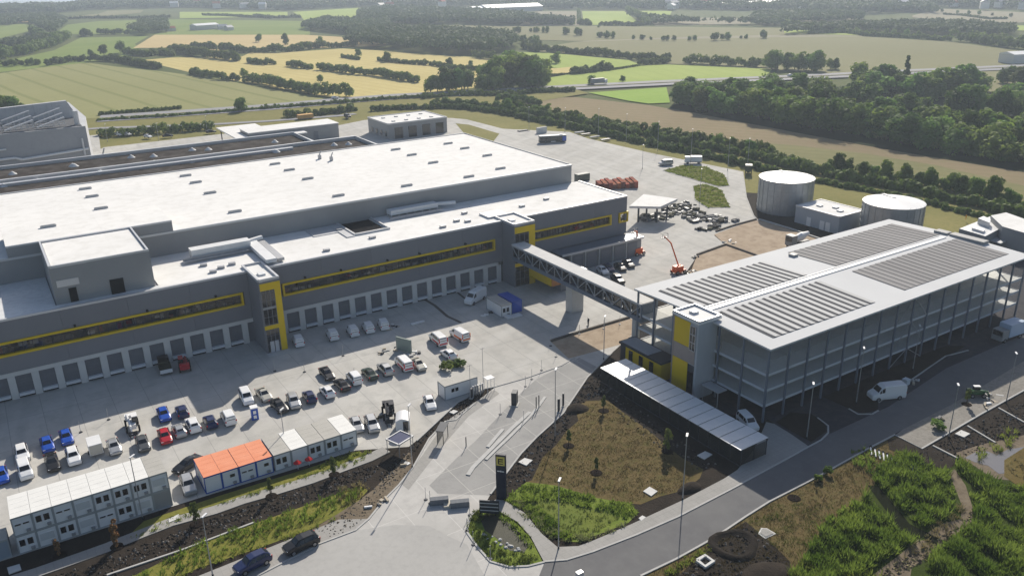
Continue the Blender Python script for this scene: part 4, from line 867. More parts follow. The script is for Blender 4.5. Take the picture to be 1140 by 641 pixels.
# the wood right of the brown field: every tree its own
for k,(px,n,h,lab) in enumerate((
 ([(756,117),(775,121),(802,128)],12,12,'tree at the left tip of the big wood beside the brown field'),
 ([(772,110),(805,115),(850,120)],12,13,'tree in the left part of the big wood, behind the front row'),
 ([(800,126),(850,134),(900,143),(960,151)],20,15,'tree in the front row of the big wood facing the brown field, left half'),
 ([(960,152),(1010,162),(1070,172),(1140,183),(1180,190)],20,13,'tree in the front row of the big wood facing the brown field, right half'),
 ([(820,120),(880,128),(940,138),(1000,146)],16,15,'tree in the middle of the big wood, left half'),
 ([(1000,148),(1060,156),(1120,166),(1180,176)],15,15,'tree in the middle of the big wood, right half'),
 ([(1010,135),(1060,132),(1110,130),(1180,140)],14,14,'tree in the rear of the big wood, right of the clearing'),
 ([(840,105),(880,112),(930,118),(980,124)],13,13,'tree in the rear row of the big wood, left half'),
 ([(960,108),(1000,112),(1040,110),(1085,104)],16,16,'dark tall tree in the back block of the big wood'),
 ([(955,98),(975,100),(990,103)],6,15,'tall tree at the left end of the back block of the big wood'),
 ([(1105,92),(1125,95),(1150,100),(1180,105)],6,14,'tree behind the big wood at the right edge by the highway'),
 ([(1100,118),(1140,122),(1180,128)],7,13,'tree at the right edge between the two blocks of the big wood'))):
    treerow(px,n,h,lab,'trees of the big wood, group %s'%['one','two','three','four','five','six','seven','eight','nine','ten','eleven','twelve'][k],jit=5,sx=rnd.choice([1.15,1.3]))
tree(at(1006,100),17,'tall pointed conifer rising from the back of the big wood',k=5,sx=1)
treerow([(760,116),(850,132),(960,152),(1060,171),(1180,190)],60,5,'low light green shrub under the edge of the big wood','shrubs under the edge of the big wood',jit=3,bank=BU,base=3.2,name='shrub',cat='shrub')
# saplings poking from the site hedges
treerow([(560,120),(600,128),(650,138),(700,148),(760,160),(830,172),(870,178)],16,6,'young tree poking out of the hedges below the brown field, left part','young hedge trees left',jit=1)
treerow([(925,190),(1000,204),(1063,214),(1100,226),(1140,236)],14,6.5,'young tree poking out of the hedges below the brown field, right part','young hedge trees right',jit=1)
tree(at(1104,226),9,'tallest single tree on the hedge right of the storage tanks',k=2)
for q,lab in (((566,126,8),'slim tree behind the garage building'),((574,120,7),'slim tree left tip of the brown field')): tree(at(q[0],q[1]),q[2],lab,k=2)
treerow([(-30,128),(10,131),(30,132)],8,11,'dark tree behind the industrial hall at the left edge','trees behind the industrial hall',jit=8)
treerow([(30,131),(45,132)],3,7,'light green tree right of the dark trees behind the industrial hall','light trees behind the industrial hall',jit=2)
# farm and town
HW=[M('render_pale',(.65,.63,.6),.8,rand=.15),M('brick_red',(.3,.12,.08),.8,rand=.2)]; HR_=[M('tile_red',(.28,.10,.06),.8,rand=.2),M('roof_grey',(.3,.31,.33),.6,rand=.3),M('roof_white',(.75,.75,.75),.5)]
def house(x,y,l,w_,h,lab,grp=None,rm=1,wm=0,z=-1.15,name='house'):
    p=G(x,y,z); o=thing(name,lab,'house' if name=='house' else 'hall',p,rnd.uniform(-.6,.6),grp)
    MB().box(-l/2,l/2,-w_/2,w_/2,0,h).build('wall',[HW[wm]],o,world=False)
    rr=w_*.32 if name=='house' else w_*.12
    MB().add([(-l/2-.3,-w_/2-.3,h),(l/2+.3,-w_/2-.3,h),(l/2+.3,w_/2+.3,h),(-l/2-.3,w_/2+.3,h),(-l/2-.3,0,h+rr),(l/2+.3,0,h+rr)],[(0,1,5,4),(2,3,4,5),(1,2,5),(3,0,4),(0,3,2,1)]).build('roof',[HR_[rm]],o,world=False)
    return o
for i,(x,y,l,w_,h,lab,rm,nm) in enumerate(((228,33,34,18,6,'white roofed barn by the dark copse upper left',2,'barn'),(182,34,14,9,4,'pale farmhouse left of the barn',2,'house'),(190,35,12,8,4,'brick farmhouse beside the pale one',0,'house'),(248,33,12,9,4,'small farmhouse right of the barn',1,'house'),(255,34,10,8,4,'second small house right of the barn',1,'house'),
 (816,10,40,22,8,'white tent roofed hall in the far town',2,'far_hall'),(845,9.5,90,30,9,'long white roofed hall in the far town, right of centre',2,'far_hall'),(568,13,110,40,8,'long white flat hall in the far town, centre',2,'far_hall'),(538,14,40,22,8,'small white hall in the far town, left of the long one',2,'far_hall'),(524,14,30,20,7,'smallest white hall in the far town, centre',2,'far_hall'),(894,13,22,14,6,'small white roofed house in the wood, right of the long hall',2,'far_hall'),(906,13,26,14,6,'second small white roofed house in the wood',2,'far_hall'),(1137,70,30,14,7,'pale building at the right edge behind the big wood',2,'barn'))):
    house(x,y,l,w_,h,lab,None,rm,name=nm)
for i in range(34):
    x=rnd.choice([rnd.uniform(185,330),rnd.uniform(235,330),rnd.uniform(740,800),rnd.uniform(1000,1140),rnd.uniform(400,500)]); y=rnd.uniform(4,11)
    house(x,y,rnd.uniform(12,22),rnd.uniform(9,13),rnd.uniform(6,11),'pale house half hidden in the far town below the horizon','houses of the far town',rnd.choice([1,1,2,0]),z=1)
# ------------------------------------------------------------------ haze
hz=MB().box(-4200,5200,-1500,6500,-5.5,74).build('haze',[]); hz['kind']='stuff'
hm=D.materials.new('haze_air'); hm.use_nodes=True; t=hm.node_tree; t.nodes.clear(); out=t.nodes.new('ShaderNodeOutputMaterial'); pv=t.nodes.new('ShaderNodeVolumePrincipled')
pv.inputs['Color'].default_value=(.72,.84,1,1); pv.inputs['Density'].default_value=.0002; pv.inputs['Anisotropy'].default_value=.3
t.links.new(pv.outputs[0],out.inputs['Volume']); hz.data.materials.append(hm)
# ------------------------------------------------------------------ vehicles
def paint(name,c,coat=.6,r=.35,metal=0): return M('paint_'+name,c,r,coat=coat,metal=metal)
PAINT=dict(white=paint('white',(.74,.75,.76)),silver=paint('silver',(.42,.43,.44),metal=.5),grey=paint('dark_grey',(.10,.105,.11),metal=.3),black=paint('black',(.015,.015,.017)),
 blue=paint('blue',(.012,.075,.42)),navy=paint('navy',(.015,.025,.085)),red=paint('red',(.42,.012,.025)),beige=paint('beige',(.42,.41,.36)),green=paint('dark_green',(.03,.05,.04)),orange=paint('orange',(.62,.10,.02)))
LAMP=M('headlamp_glass',(.7,.72,.75),.1); TAIL=M('tail_lamp_red',(.45,.01,.01),.3); TYRE=M('tyre',(.018,.018,.02),.8); RIM=M('rim',(.35,.36,.38),.35,metal=.8)
KIND={ # x, half width factor, bottom, belt, top, top half width ; cabin stations marked by index range
'hatch':(.89,[(2.05,.80,.32,.58,.62,.55),(1.92,.95,.24,.68,.74,.70),(1.15,1,.2,.86,.96,.74),(.85,1,.2,.92,1.02,.74),(.25,1,.2,.94,1.42,.62),(-.3,1,.2,.95,1.48,.62),(-1.2,1,.2,.97,1.42,.60),(-1.72,1,.2,.98,1.22,.60),(-1.95,.97,.24,.96,1.0,.66),(-2.05,.88,.32,.7,.76,.62)],3,8,1.28,-1.25,.33),
'sedan':(.90,[(2.3,.80,.32,.56,.60,.55),(2.15,.95,.24,.66,.72,.70),(1.3,1,.2,.84,.92,.74),(.95,1,.2,.90,.98,.74),(.25,1,.2,.92,1.36,.60),(-.4,1,.2,.93,1.42,.60),(-1.0,1,.2,.94,1.36,.58),(-1.65,1,.2,.95,1.02,.66),(-2.2,.96,.24,.93,.98,.66),(-2.32,.88,.32,.7,.76,.6)],3,7,1.4,-1.4,.33),
'suv':(.93,[(2.25,.82,.38,.74,.78,.6),(2.12,.96,.28,.84,.92,.74),(1.3,1,.25,1.0,1.1,.78),(1.0,1,.25,1.05,1.15,.78),(.45,1,.25,1.07,1.60,.66),(-.2,1,.25,1.08,1.68,.66),(-1.5,1,.25,1.1,1.64,.64),(-2.0,1,.25,1.1,1.35,.66),(-2.2,.97,.28,1.05,1.1,.7),(-2.28,.88,.38,.8,.85,.65)],3,8,1.4,-1.4,.37),
'van':(.92,[(2.2,.82,.34,.72,.78,.6),(2.08,.96,.25,.85,.93,.74),(1.5,1,.22,1.02,1.14,.78),(1.2,1,.22,1.08,1.22,.8),(.6,1,.22,1.12,1.76,.74),(.1,1,.22,1.12,1.85,.76),(-1.5,1,.22,1.12,1.85,.76),(-2.05,1,.22,1.12,1.80,.76),(-2.16,.98,.25,1.1,1.5,.8),(-2.2,.92,.3,.8,.9,.8)],3,8,1.35,-1.35,.34),
'bus':(.97,[(2.55,.82,.36,.80,.86,.65),(2.42,.96,.27,.95,1.05,.78),(1.95,1,.24,1.12,1.26,.84),(1.7,1,.24,1.18,1.34,.84),(1.1,1,.24,1.22,1.9,.80),(.5,1,.24,1.22,1.98,.82),(-1.8,1,.24,1.22,1.98,.82),(-2.4,1,.24,1.22,1.94,.82),(-2.52,.98,.27,1.2,1.6,.85),(-2.56,.92,.3,.9,1.0,.85)],3,8,1.6,-1.6,.36),
'sprinter':(1.02,[(3.0,.84,.4,.95,1.0,.7),(2.85,.96,.3,1.1,1.2,.84),(2.3,1,.28,1.25,1.42,.9),(2.05,1,.28,1.32,1.52,.9),(1.45,1,.28,1.4,2.3,.84),(.9,1,.28,1.4,2.58,.88),(-2.2,1,.28,1.4,2.62,.88),(-2.85,1,.28,1.4,2.58,.88),(-2.96,.99,.3,1.3,2.3,.9),(-3.0,.95,.35,1.0,1.2,.9)],3,8,1.95,-1.85,.38)}
PROTO={}
def car_meshes(kind,shut=False):
    w,S,ia,ib,wf,wr,r=KIND[kind]
    def sec(s,o=0.):
        x,f,zb,zl,zt,tw=s; W_=w*f
        R_=[(W_*.90,zb),(W_,zb+(zl-zb)*.35),(W_*1.0,zb+(zl-zb)*.7),(W_*.965,zl),(w*tw*1.04,zt-.07 if zt-zl>.2 else zt-.02),(w*tw*.9,zt)]
        return [(x,y,z) for y,z in R_]+[(x,-y,z) for y,z in R_[::-1]]
    b=MB(); n=12; rings=[sec(s) for s in S]
    for i in range(len(S)-1): b.add(rings[i]+rings[i+1],[(j,j+1,n+j+1,n+j) for j in range(n-1)]+[(n-1,0,n,2*n-1)])
    b.add(rings[0],[tuple(range(n))[::-1]]); b.add(rings[-1],[tuple(range(n))])
    body=b
    def lerp(p,q,t): return tuple(p[k]+(q[k]-p[k])*t for k in range(3))
    g=MB(); e=.015
    def patch(a,b_,c,d,off,u0=.06,u1=.94,v0=.1,v1=.9):
        A=lerp(lerp(a,b_,u0),lerp(d,c,u0),v0);B=lerp(lerp(a,b_,u1),lerp(d,c,u1),v0);Cc=lerp(lerp(a,b_,u1),lerp(d,c,u1),v1);Dd=lerp(lerp(a,b_,u0),lerp(d,c,u0),v1)
        g.add([tuple(p[k]+off[k] for k in range(3)) for p in (A,B,Cc,Dd)],[(0,1,2,3)])
    out=[]
    front=MB(); g=front; a,c=rings[ia],rings[ia+1]; patch(a[6-1],a[6],c[6],c[5],(e*1.4,0,e),0.02,.98,.08,.95); wsm=front
    rear=MB(); g=rear
    k=ib-1; a,c=rings[k],rings[k-1]; 
    if kind in('van','bus','sprinter'): a,c=rings[-2],rings[-3]
    patch(a[5],a[6],c[6],c[5],(-e*1.6,0,e),.04,.96,.1,.85)
    if kind in('van','bus','sprinter'): g.v=[];g.f=[];g.m=[]; a=rings[-2]; x=a[0][0]-.02; y=w*.7; z1=S[-3][4]-.15; z0=S[-2][3]+.05; g.add([(x-.01,y,z0),(x-.01,-y,z0),(x+.06,-y*.95,z1),(x+.06,y*.95,z1)],[(0,1,2,3)])
    side=MB(); g=side
    for i in range(ia,ib-1):
        if shut and i>=ia+2: continue
        for sgn in (0,1):
            a,c=rings[i],rings[i+1]
            if sgn==0: patch(a[3],c[3],c[4],a[4],(0,e,.0),.05 if i>ia else .35,.93,.12,.88)
            else: patch(a[8],c[8],c[7],a[7],(0,-e,.0),.05 if i>ia else .35,.93,.12,.88)
    wh_=MB(); 
    nn=14
    def cy(y0,y1,rad,mi):
        vs=[(rad*math.cos(2*PI*i/nn),y0,rad*math.sin(2*PI*i/nn)) for i in range(nn)]+[(rad*math.cos(2*PI*i/nn),y1,rad*math.sin(2*PI*i/nn)) for i in range(nn)]
        wh_.add(vs,[(i,(i+1)%nn,nn+(i+1)%nn,nn+i) for i in range(nn)]+[tuple(range(nn))[::-1],tuple(range(nn,2*nn))],mi)
    cy(-.11,.11,r,0); cy(-.125,.125,r*.6,1)
    hl=MB().box(-.08,.05,-.16,.16,-.07,.07); tl=MB().box(-.05,.05,-.09,.09,-.14,.14)
    return dict(body=body,windscreen=wsm,rear_window=rear,side_window=side,wheel=wh_.mesh('wheel',[TYRE,RIM]),head=hl.mesh('headlight',[LAMP]),tail=tl.mesh('taillight',[TAIL]),w=w,S=S,wf=wf,wr=wr,r=r,
        gm={n_:m_.mesh(n_,[GLASSD]) for n_,m_ in (('windscreen',wsm),('rear_window',rear),('side_window',side)) if m_.f},bm={})
def car(kind,colour,x,y,dx,dy,lab,cat='car',name='parked_car',grp=None,shut=False,stripe=None,z=0.01,head=None):
    key=(kind,shut)
    if key not in PROTO: PROTO[key]=car_meshes(kind,shut)
    P=PROTO[key]
    if colour not in P['bm']: P['bm'][colour]=P['body'].mesh('body',[PAINT[colour]],smooth=False)
    p=G(x,y,z); q=G(x+dx,y+dy,z); a=math.atan2(q.y-p.y,q.x-p.x) if head is None else head
    o=thing(name,lab,cat,p,a,grp); o.scale=(1.06,1.06,1.1); inst('body',P['bm'][colour],o)
    for n_,m_ in P['gm'].items(): inst(n_,m_,o)
    for sx in (P['wf'],P['wr']):
        for sy in (-1,1): inst('wheel',P['wheel'],o,(sx,sy*(P['w']-.09),P['r']))
    s0,s8=P['S'][1],P['S'][-2]
    for sy in (-1,1): inst('headlight',P['head'],o,(s0[0]+.0,sy*P['w']*.68,s0[3]-.03)); inst('taillight',P['tail'],o,(s8[0]-.02,sy*P['w']*.88,s8[3]-.12))
    if stripe:
        w=P['w']; b=MB()
        L0,L1=P['S'][-3][0],P['S'][3][0]
        for sy in (-1,1): b.box(L0,L1*.3,sy*w-.012 if sy>0 else sy*w-.012,sy*w+.012,.62,.95)
        xr=P['S'][-1][0]-.03; b.box(xr-.01,xr+.0,-w*.85,w*.85,.55,.8); 
        b.box(P['S'][-2][0]-.05,P['S'][-2][0]-.03,w*.78,w*.97,1.0,1.8).box(P['S'][-2][0]-.05,P['S'][-2][0]-.03,-w*.97,-w*.78,1.0,1.8)
        b.build('reflective_stripe',[stripe],o,world=False)
    return o
A=lambda x,y:(x/4.71,390+y/4.71); B_=lambda x,y:(220+x/4.71,360+y/4.71); C_=lambda x,y:(440+x/4.71,360+y/4.71); Z2=lambda x,y:(280+x/3.77,250+y/3.77); Z0_=lambda x,y:(x/4.71,505+y/4.71)
DN=(2.0,8)
V='van'
for kind,col,(x,y),(dx,dy),lab in (
 ('suv','white',A(120,560),(2,8),'white estate car nose to the camera, leftmost of the upper left pair'),
 ('van','white',Z0_(136,108),(2.5,8),'white small van behind the two storey office containers, third row left'),
 ('hatch','blue',Z0_(12,132),(2,8),'bright blue hatchback cut by the left edge of the photo'),
 ('hatch','blue',A(252,510),(2.5,8),'blue hatchback directly above the dark car at left'),
 ('hatch','blue',A(352,472),(2.5,8),'blue hatchback behind the white pickup at left'),
 ('suv','white',A(388,575),(2.5,8),'white off-roader with dark windscreen beside the white box trailer'),
 ('sedan','black',A(278,605),(2.5,8),'black car in front of the blue hatchback at left'),
 ('hatch','silver',A(602,522),(3,8),'silver hatchback with dark roof right of the white box trailer'),
 ('hatch','grey',A(752,505),(3,8),'dark grey hatchback below the small loader'),
 ('hatch','blue',A(862,352),(3.5,8),'light blue hatchback, left one of the pair above the red car'),
 ('hatch','navy',A(957,335),(-3.5,-8),'dark blue hatchback seen from behind, right one of the pair above the red car'),
 ('hatch','red',A(868,468),(3,8),'red hatchback with bright headlights in the middle of the car park'),
 ('hatch','silver',A(942,435),(-4,-8),'silver hatchback right beside the red car'),
 ('suv','white',A(1015,408),(-4,-8),'white off-roader seen from behind, second from the red car'),
 ('hatch','navy',B_(68,530),(-4,-8),'dark navy hatchback left of the boxy white van'),
 ('van','white',B_(163,510),(-4.5,-8),'boxy white van seen from behind, left of the blue portable toilet'),
 ('van','white',B_(258,405),(4,8),'white van nose to the camera, directly above the portable toilet'),
 ('sedan','beige',B_(350,388),(6,7),'pale beige saloon right of the white van above the toilet'),
 ('sedan','black',B_(430,448),(5,5),'black car between beige saloon and grey off-roader'),
 ('suv','silver',B_(505,425),(3.5,8),'grey brown off-roader left of the blue hatchback, middle row'),
 ('hatch','navy',B_(588,398),(-5,-8),'navy blue hatchback between grey off-roader and white hatchback'),
 ('hatch','white',B_(682,372),(-6,-7),'white hatchback with dark rear window, middle row'),
 ('sedan','black',B_(680,278),(6,7),'black saloon standing alone behind the middle row'),
 ('sedan','black',B_(757,335),(-6,-6.5),'black estate car between white hatchback and white van'),
 ('van','white',B_(822,303),(-6,-7),'white delivery van between two black cars'),
 ('sedan','green',B_(903,277),(-6,-6.5),'dark green saloon right of the white delivery van'),
 ('suv','silver',B_(985,255),(-6,-6.5),'silver off-roader with dark side windows left of the red striped van'),
 ('sedan','beige',C_(122,228),(6,6),'beige saloon with open boot right of the red striped van'),
 ('hatch','white',C_(280,175),(-7,-5.5),'white hatchback standing alone below the two rescue vans'),
 ('hatch','white',C_(182,432),(3,8),'white compact car nose to the camera left of the office container'),
 ('hatch','silver',B_(836,548),(3,7),'silver car behind the white end container, left of pair'),
 ('suv','silver',B_(916,545),(3,7),'silver off-roader with dark screen, right of pair behind the white end container'),
 ('suv','silver',Z0_(990,182),(3,8.5),'silver car parked at the left end wall of the orange roofed containers'),
 ('sedan','black',Z0_(985,72),(-8,5),'black car half hidden behind the orange roofed containers')):
    car(kind,col,x,y,dx,dy,lab)
for i,((x,y),lab) in enumerate(((Z2(197,500),'white van in the shade nearest to the yellow portal tower, leftmost of five'),(Z2(340,474),'white van in the building shade, second of five'),(Z2(425,458),'white van in the building shade, third and middle of five'),(Z2(490,444),'white van in the building shade, fourth of five'),(Z2(553,430),'white van in the building shade, rightmost of five'))):
    car('van','white',x,y,*(((-3.5,-7),(-4.5,-7),(-5,-7),(-5,-7),(-4,-7))[i]),lab,cat='van',name='delivery_van',shut=True)
RS=M('red_stripe',(.6,.02,.03),.4); OS=M('orange_stripe',(.75,.16,.02),.4)
car('bus','white',*C_(45,228),-7,-7,'white rescue van with red rear stripes, left of the beige saloon',cat='van',name='rescue_van',stripe=RS)
car('bus','white',*C_(225,100),-7,-6,'white rescue van with red rear stripes, upper left of the two in the open',cat='van',name='rescue_van',stripe=RS)
car('bus','white',*C_(338,78),-8,-5,'white rescue van with orange stripes, upper right of the two in the open',cat='van',name='rescue_van',stripe=OS,shut=True)
car('sprinter','white',*Z2(940,322),-9,5,'large white panel van beside the white and blue site containers',cat='van',name='delivery_van',shut=True)
car('van','white',832,474,8,8,'white combi van with open rear doors between shelter and car park',cat='van',name='delivery_van')
car('sprinter','white',986,443,-10,1.0,'large white panel van parked at the car park kerb, side on',cat='van',name='delivery_van',shut=True)
zf=lambda x,y:(220+x/4.71,505+y/4.71)
car('suv','navy',*zf(290,592),-9,4.5,'black people carrier at the bottom edge, left of the two black cars')
car('suv','black',*zf(545,492),-9,4.0,'black off-roader at the bottom, right of the two black cars')
zc=lambda x,y:(640+x/10.69,270+y/10.69)
for (x,y),c,lab in ((zc(330,360),'white','white roofed car beside the footbridge roof, left of the parked group'),(zc(400,330),'navy','dark blue car in the group beside the loading annexe'),(zc(540,320),'black','black car with bright glints on the bonnet by the loading annexe'),(zc(640,280),'black','black car behind the glinting one, nearest to the red lifts'),(zc(510,470),'black','black pickup under the footbridge edge, nearest to the car park')):
    car('hatch' if 'pickup' not in lab else 'suv',c,x,y,7,5,lab)
# far vehicles
for (x,y,dx,dy,c,lab,k) in ((132,151,4,.5,'white','white car behind the wing roofs, left of two at the rear yard','hatch'),(142,151,4,.5,'silver','grey car behind the wing roofs, right of two at the rear yard','hatch'),(165,153.5,4,.5,'white','low flat car beyond the office wings','hatch'),(187,152.5,6,-.5,'black','dark car beyond the office wings, left of two','sedan'),(235,148,6,-.6,'black','dark car beside the service building carport','sedan'),(387,131,4,1,'black','dark van with a white cover in the rear yard near the garage building','van'),(741,184,-5,.4,'silver','silver van behind the white truck on the rear yard','bus')):
    car(k,c,x,y,dx,dy,lab,name='distant_car')
for (x,y,c,lab) in ((373,110,'white','white car on the highway left of the centre'),(613,99.8,'black','dark car on the highway at centre'),(573,101,'silver','silver car on the highway by the tree clump'),(880,85,'white','white car on the highway far right')): car('hatch',c,x,y,5,-.4,lab,name='moving_car',z=-.28)
# trucks, bus
def wheels(o,xs,w,r):
    m=MB(); nn=14
    for mi,(y0,y1,rad) in enumerate(((-.15,.15,r),(-.16,.16,r*.55))):
        vs=[(rad*math.cos(2*PI*i/nn),y0,rad*math.sin(2*PI*i/nn)) for i in range(nn)]+[(rad*math.cos(2*PI*i/nn),y1,rad*math.sin(2*PI*i/nn)) for i in range(nn)]
        m.add(vs,[(i,(i+1)%nn,nn+(i+1)%nn,nn+i) for i in range(nn)]+[tuple(range(nn))[::-1],tuple(range(nn,2*nn))],mi)
    me=m.mesh('wheel',[TYRE,RIM])
    for x in xs:
        for s in (-1,1): inst('wheel',me,o,(x,s*w,r))
def head(x,y,dx,dy,z=.01): p=G(x,y,z); q=G(x+dx,y+dy,z); return p,math.atan2(q.y-p.y,q.x-p.x)
p,a=head(615,158.5,10,-.6); o=thing('bus','white roofed city bus with dark side and blue front on the rear yard','bus',p,a)
MB().box(-6,6,-1.25,1.25,.35,1.1).box(-6,6,-1.22,1.22,2.5,2.95).build('body',[M('bus_dark',(.05,.06,.065),.4)],o,world=False)
MB().box(-5.9,6,-1.15,1.15,2.95,3.15).box(3.2,4.6,-.6,.6,3.15,3.4).build('bus_roof',[WHITE],o,world=False)
pm_=MB().box(-.75,.75,-.01,.02,1.12,2.48).mesh('window',[GLASSD])
MB().box(-5.95,4.2,-1.2,1.2,1.1,2.5).build('side_pillar',[M('bus_pillar',(.12,.13,.14),.4)],o,world=False)
for i in range(6):
    for s in (-1,1): inst('window',pm_,o,(-5+i*1.65,s*1.23,0))
MB().box(4.2,6.02,-1.26,1.26,.6,2.6).build('front_blue',[PAINT['blue']],o,world=False)
MB().box(6.02,6.05,-1.1,1.1,1.2,2.6).build('windscreen',[GLASSD],o,world=False); MB().box(-1,1.2,-1.27,1.27,.4,.75).build('side_lettering_panel',[WHITE],o,world=False); wheels(o,(-3.4,3.6),1.12,.48)
def truck(x,y,dx,dy,lab,cabc,boxc,L_=5.5,H_=3.2,name='truck',flat=False):
    p,a=head(x,y,dx,dy); o=thing(name,lab,'truck',p,a)
    MB().box(L_*.5-1.9,L_*.5,-1.15,1.15,.6,2.7).box(L_*.5,L_*.5+.15,-1.1,1.1,.5,1.4).build('cab',[cabc],o,world=False)
    MB().box(L_*.5+.0,L_*.5+.03,-1.0,1.0,1.5,2.5).build('windscreen',[GLASSD],o,world=False)
    MB().box(-L_*.5-.4,L_*.5-2.0,-.5,.5,.5,.9).build('chassis',[DKSTEEL],o,world=False)
    if not flat: MB().box(-L_*.5-.4,L_*.5-2.1,-1.22,1.22,.9,H_).build('cargo_box',[boxc],o,world=False)
    wheels(o,(-L_*.5+.7,L_*.5-1),1.05,.45); return o
truck(771,182,-6,0,'white truck beside the planted island on the rear yard',WHITE,WHITEM,6,2.9)
t_=truck(833,192,0,-3,'dark green skip truck at the far corner of the rear yard',PAINT['green'],PAINT['green'],5,3.2)
truck(667,93.5,8,-.6,'grey lorry driving on the highway at centre',WHITE,GREYLT,11,3.6)
truck(1120,377,-9,3,'lorry with a large pale blue box body at the right edge of the car park',GREYLT,M('box_pale_blue',(.42,.52,.66),.5),6.5,3.6)
# concrete mixer by the sand field
p,a=head(888,273,-6,1.5); o=thing('concrete_mixer','concrete mixer lorry with white drum on the sand behind the car park','truck',p,a)
MB().box(1.8,3.8,-1.2,1.2,.6,3.4).build('cab',[GREYLT],o,world=False); MB().box(3.8,3.84,-1.05,1.05,1.8,3.0).build('windscreen',[GLASSD],o,world=False); MB().box(-4,1.8,-.5,.5,.5,.95).build('chassis',[DKSTEEL],o,world=False)
MB().tube((1.5,0,1.9),(-.8,0,2.3),.7,12,0,1.2).tube((-.8,0,2.3),(-3.8,0,2.9),1.2,12,0,.5).build('mixer_drum',[WHITE],o,True if False else False,world=False)
wheels(o,(-2.9,-1.6,2.8),1.05,.48)
# dark dumper by the dock and the red telehandler
p,a=head(*A(868,105),2.5,8); o=thing('flatbed_truck','dark flatbed truck with pale tailboard backed up to the dock','truck',p,a)
MB().box(-2.9,-1.3,-1,1,.5,2.1).build('cab',[PAINT['black']],o,world=False); MB().box(-1.1,2.5,-1.1,1.1,.7,.85).box(-1.1,2.5,-1.1,-1.02,.85,1.3).box(-1.1,2.5,1.02,1.1,.85,1.3).box(-1.1,-1.0,-1.02,1.02,.85,1.5).build('cargo_bed',[M('bed_olive',(.07,.07,.05),.8)],o,world=False)
MB().box(2.5,2.62,-1.1,1.1,.6,1.3).build('tailboard',[WHITEM],o,world=False); wheels(o,(-2.1,1.6),.95,.4)
def telehandler(x,y,dx,dy,lab,c,nm='telehandler'):
    p,a=head(x,y,dx,dy); o=thing(nm,lab,'forklift' if nm!='tractor' else 'tractor',p,a)
    MB().box(-2.2,1.6,-.55,.55,.7,1.5).box(-2.3,-1.4,-.9,.9,.8,1.9).build('body',[c],o,world=False)
    MB().box(-.8,.7,.1,.95,1.2,2.5).build('cab',[GLASSD],o,world=False); MB().box(-.85,.75,.08,.98,2.5,2.62).build('cab_roof',[c if nm!='tractor' else WHITE],o,world=False)
    MB().beam((-2,-.45,1.9),(2.3,-.3,1.5),.28,.35).beam((2.3,-.3,1.5),(2.7,-.3,.4),.25,.3).build('boom',[c],o,world=False)
    MB().box(2.7,2.8,-.9,.5,.15,.9).box(2.8,3.9,-.7,-.55,.12,.2).box(2.8,3.9,.1,.25,.12,.2).build('fork',[DKSTEEL],o,world=False); wheels(o,(-1.5,1.3),.95,.58); return o
telehandler(*A(970,95),-1.5,-8,'rust red telehandler in the shade beside the dock doors',PAINT['red'])
telehandler(1087,441,10,0,'small green tractor with white roof on the unfinished paving at right',M('tractor_green',(.015,.09,.025),.4,coat=.4),'tractor').scale=(.72,)*3
telehandler(433,463,1,5,'black forklift with raised mast left of the arched white trailer',PAINT['black'],'forklift')
telehandler(148,478-1,2,8,'small white and black loader standing above the dark grey hatchback',WHITE,'loader')
# boom lifts
def boomlift(x,y,tips,lab,c=ORANGE,hh=0):
    p,a=head(x,y,6,2); o=thing('boom_lift',lab,'boom lift',p,hh)
    MB().box(-1.6,1.6,-1,1,.5,1.0).box(-1.4,1.0,-.8,.8,1.0,2.0).build('chassis',[c],o,world=False); wheels(o,(-1.2,1.2),1.0,.5)
    b=MB(); 
    for i in range(len(tips)-1): b.beam(tips[i],tips[i+1],.32-.05*i,.38-.06*i)
    b.build('boom_arm',[c],o,world=False); e_=tips[-1]
    MB().box(e_[0]-.9,e_[0]+.9,e_[1]-.45,e_[1]+.45,e_[2]-.4,e_[2]-.3).ribbon([(e_[0]-.9,e_[1]-.45),(e_[0]+.9,e_[1]-.45),(e_[0]+.9,e_[1]+.45),(e_[0]-.9,e_[1]+.45),(e_[0]-.9,e_[1]-.45)],.06,e_[2]+.6,e_[2]+.68).box(e_[0]-.9,e_[0]-.82,e_[1]-.45,e_[1]-.37,e_[2]-.3,e_[2]+.6).box(e_[0]+.82,e_[0]+.9,e_[1]-.45,e_[1]-.37,e_[2]-.3,e_[2]+.6).build('work_basket',[DKSTEEL],o,world=False); return o
def upx(x,y,bx,by):   # point above ground in the vertical plane that faces the camera through the base pixel
    b=G(bx,by); return b
b0=G(757,304)
def atdepth(x,y,ref):     # point on the view ray at the same horizontal distance as ref
    d=CR*((x-570)/FPX)+CD*((y-320.5)/FPX)+CF; k=math.hypot(ref.x,ref.y)/math.hypot(d.x,d.y); return Vector((d.x*k,d.y*k,CAMZ+d.z*k))-Vector((ref.x,ref.y,0))
boomlift(755,304,[(0.6,0,2.0)]+[tuple(atdepth(x,y,b0)) for x,y in ((757.5,296),(749,270.5),(741.5,263))],'orange boom lift with its long arm raised on the rear yard',hh=0)
b1=G(710,283)
boomlift(710,283.5,[(0,0,2.0)]+[tuple(atdepth(x,y,b1)) for x,y in ((709.5,268),(709,257),(706,256.5))],'orange lift with a thin upright mast right of the loading annexe, right one')
boomlift(705.5,279,[(0,0,2.0)]+[tuple(atdepth(x,y,G(705.5,279))) for x,y in ((705,270),(704.6,261))],'orange lift with a thin upright mast close to the annexe wall, left one')
o=MB().box(-1.5,1.5,-1,1,.2,1.8).box(-1.2,1.2,-.8,.8,1.8,2.1).build('red_compressor',[RED],loc=None); o.location=G(687,288); tag(o,'red site machine in front of the loading annexe doors','machine')
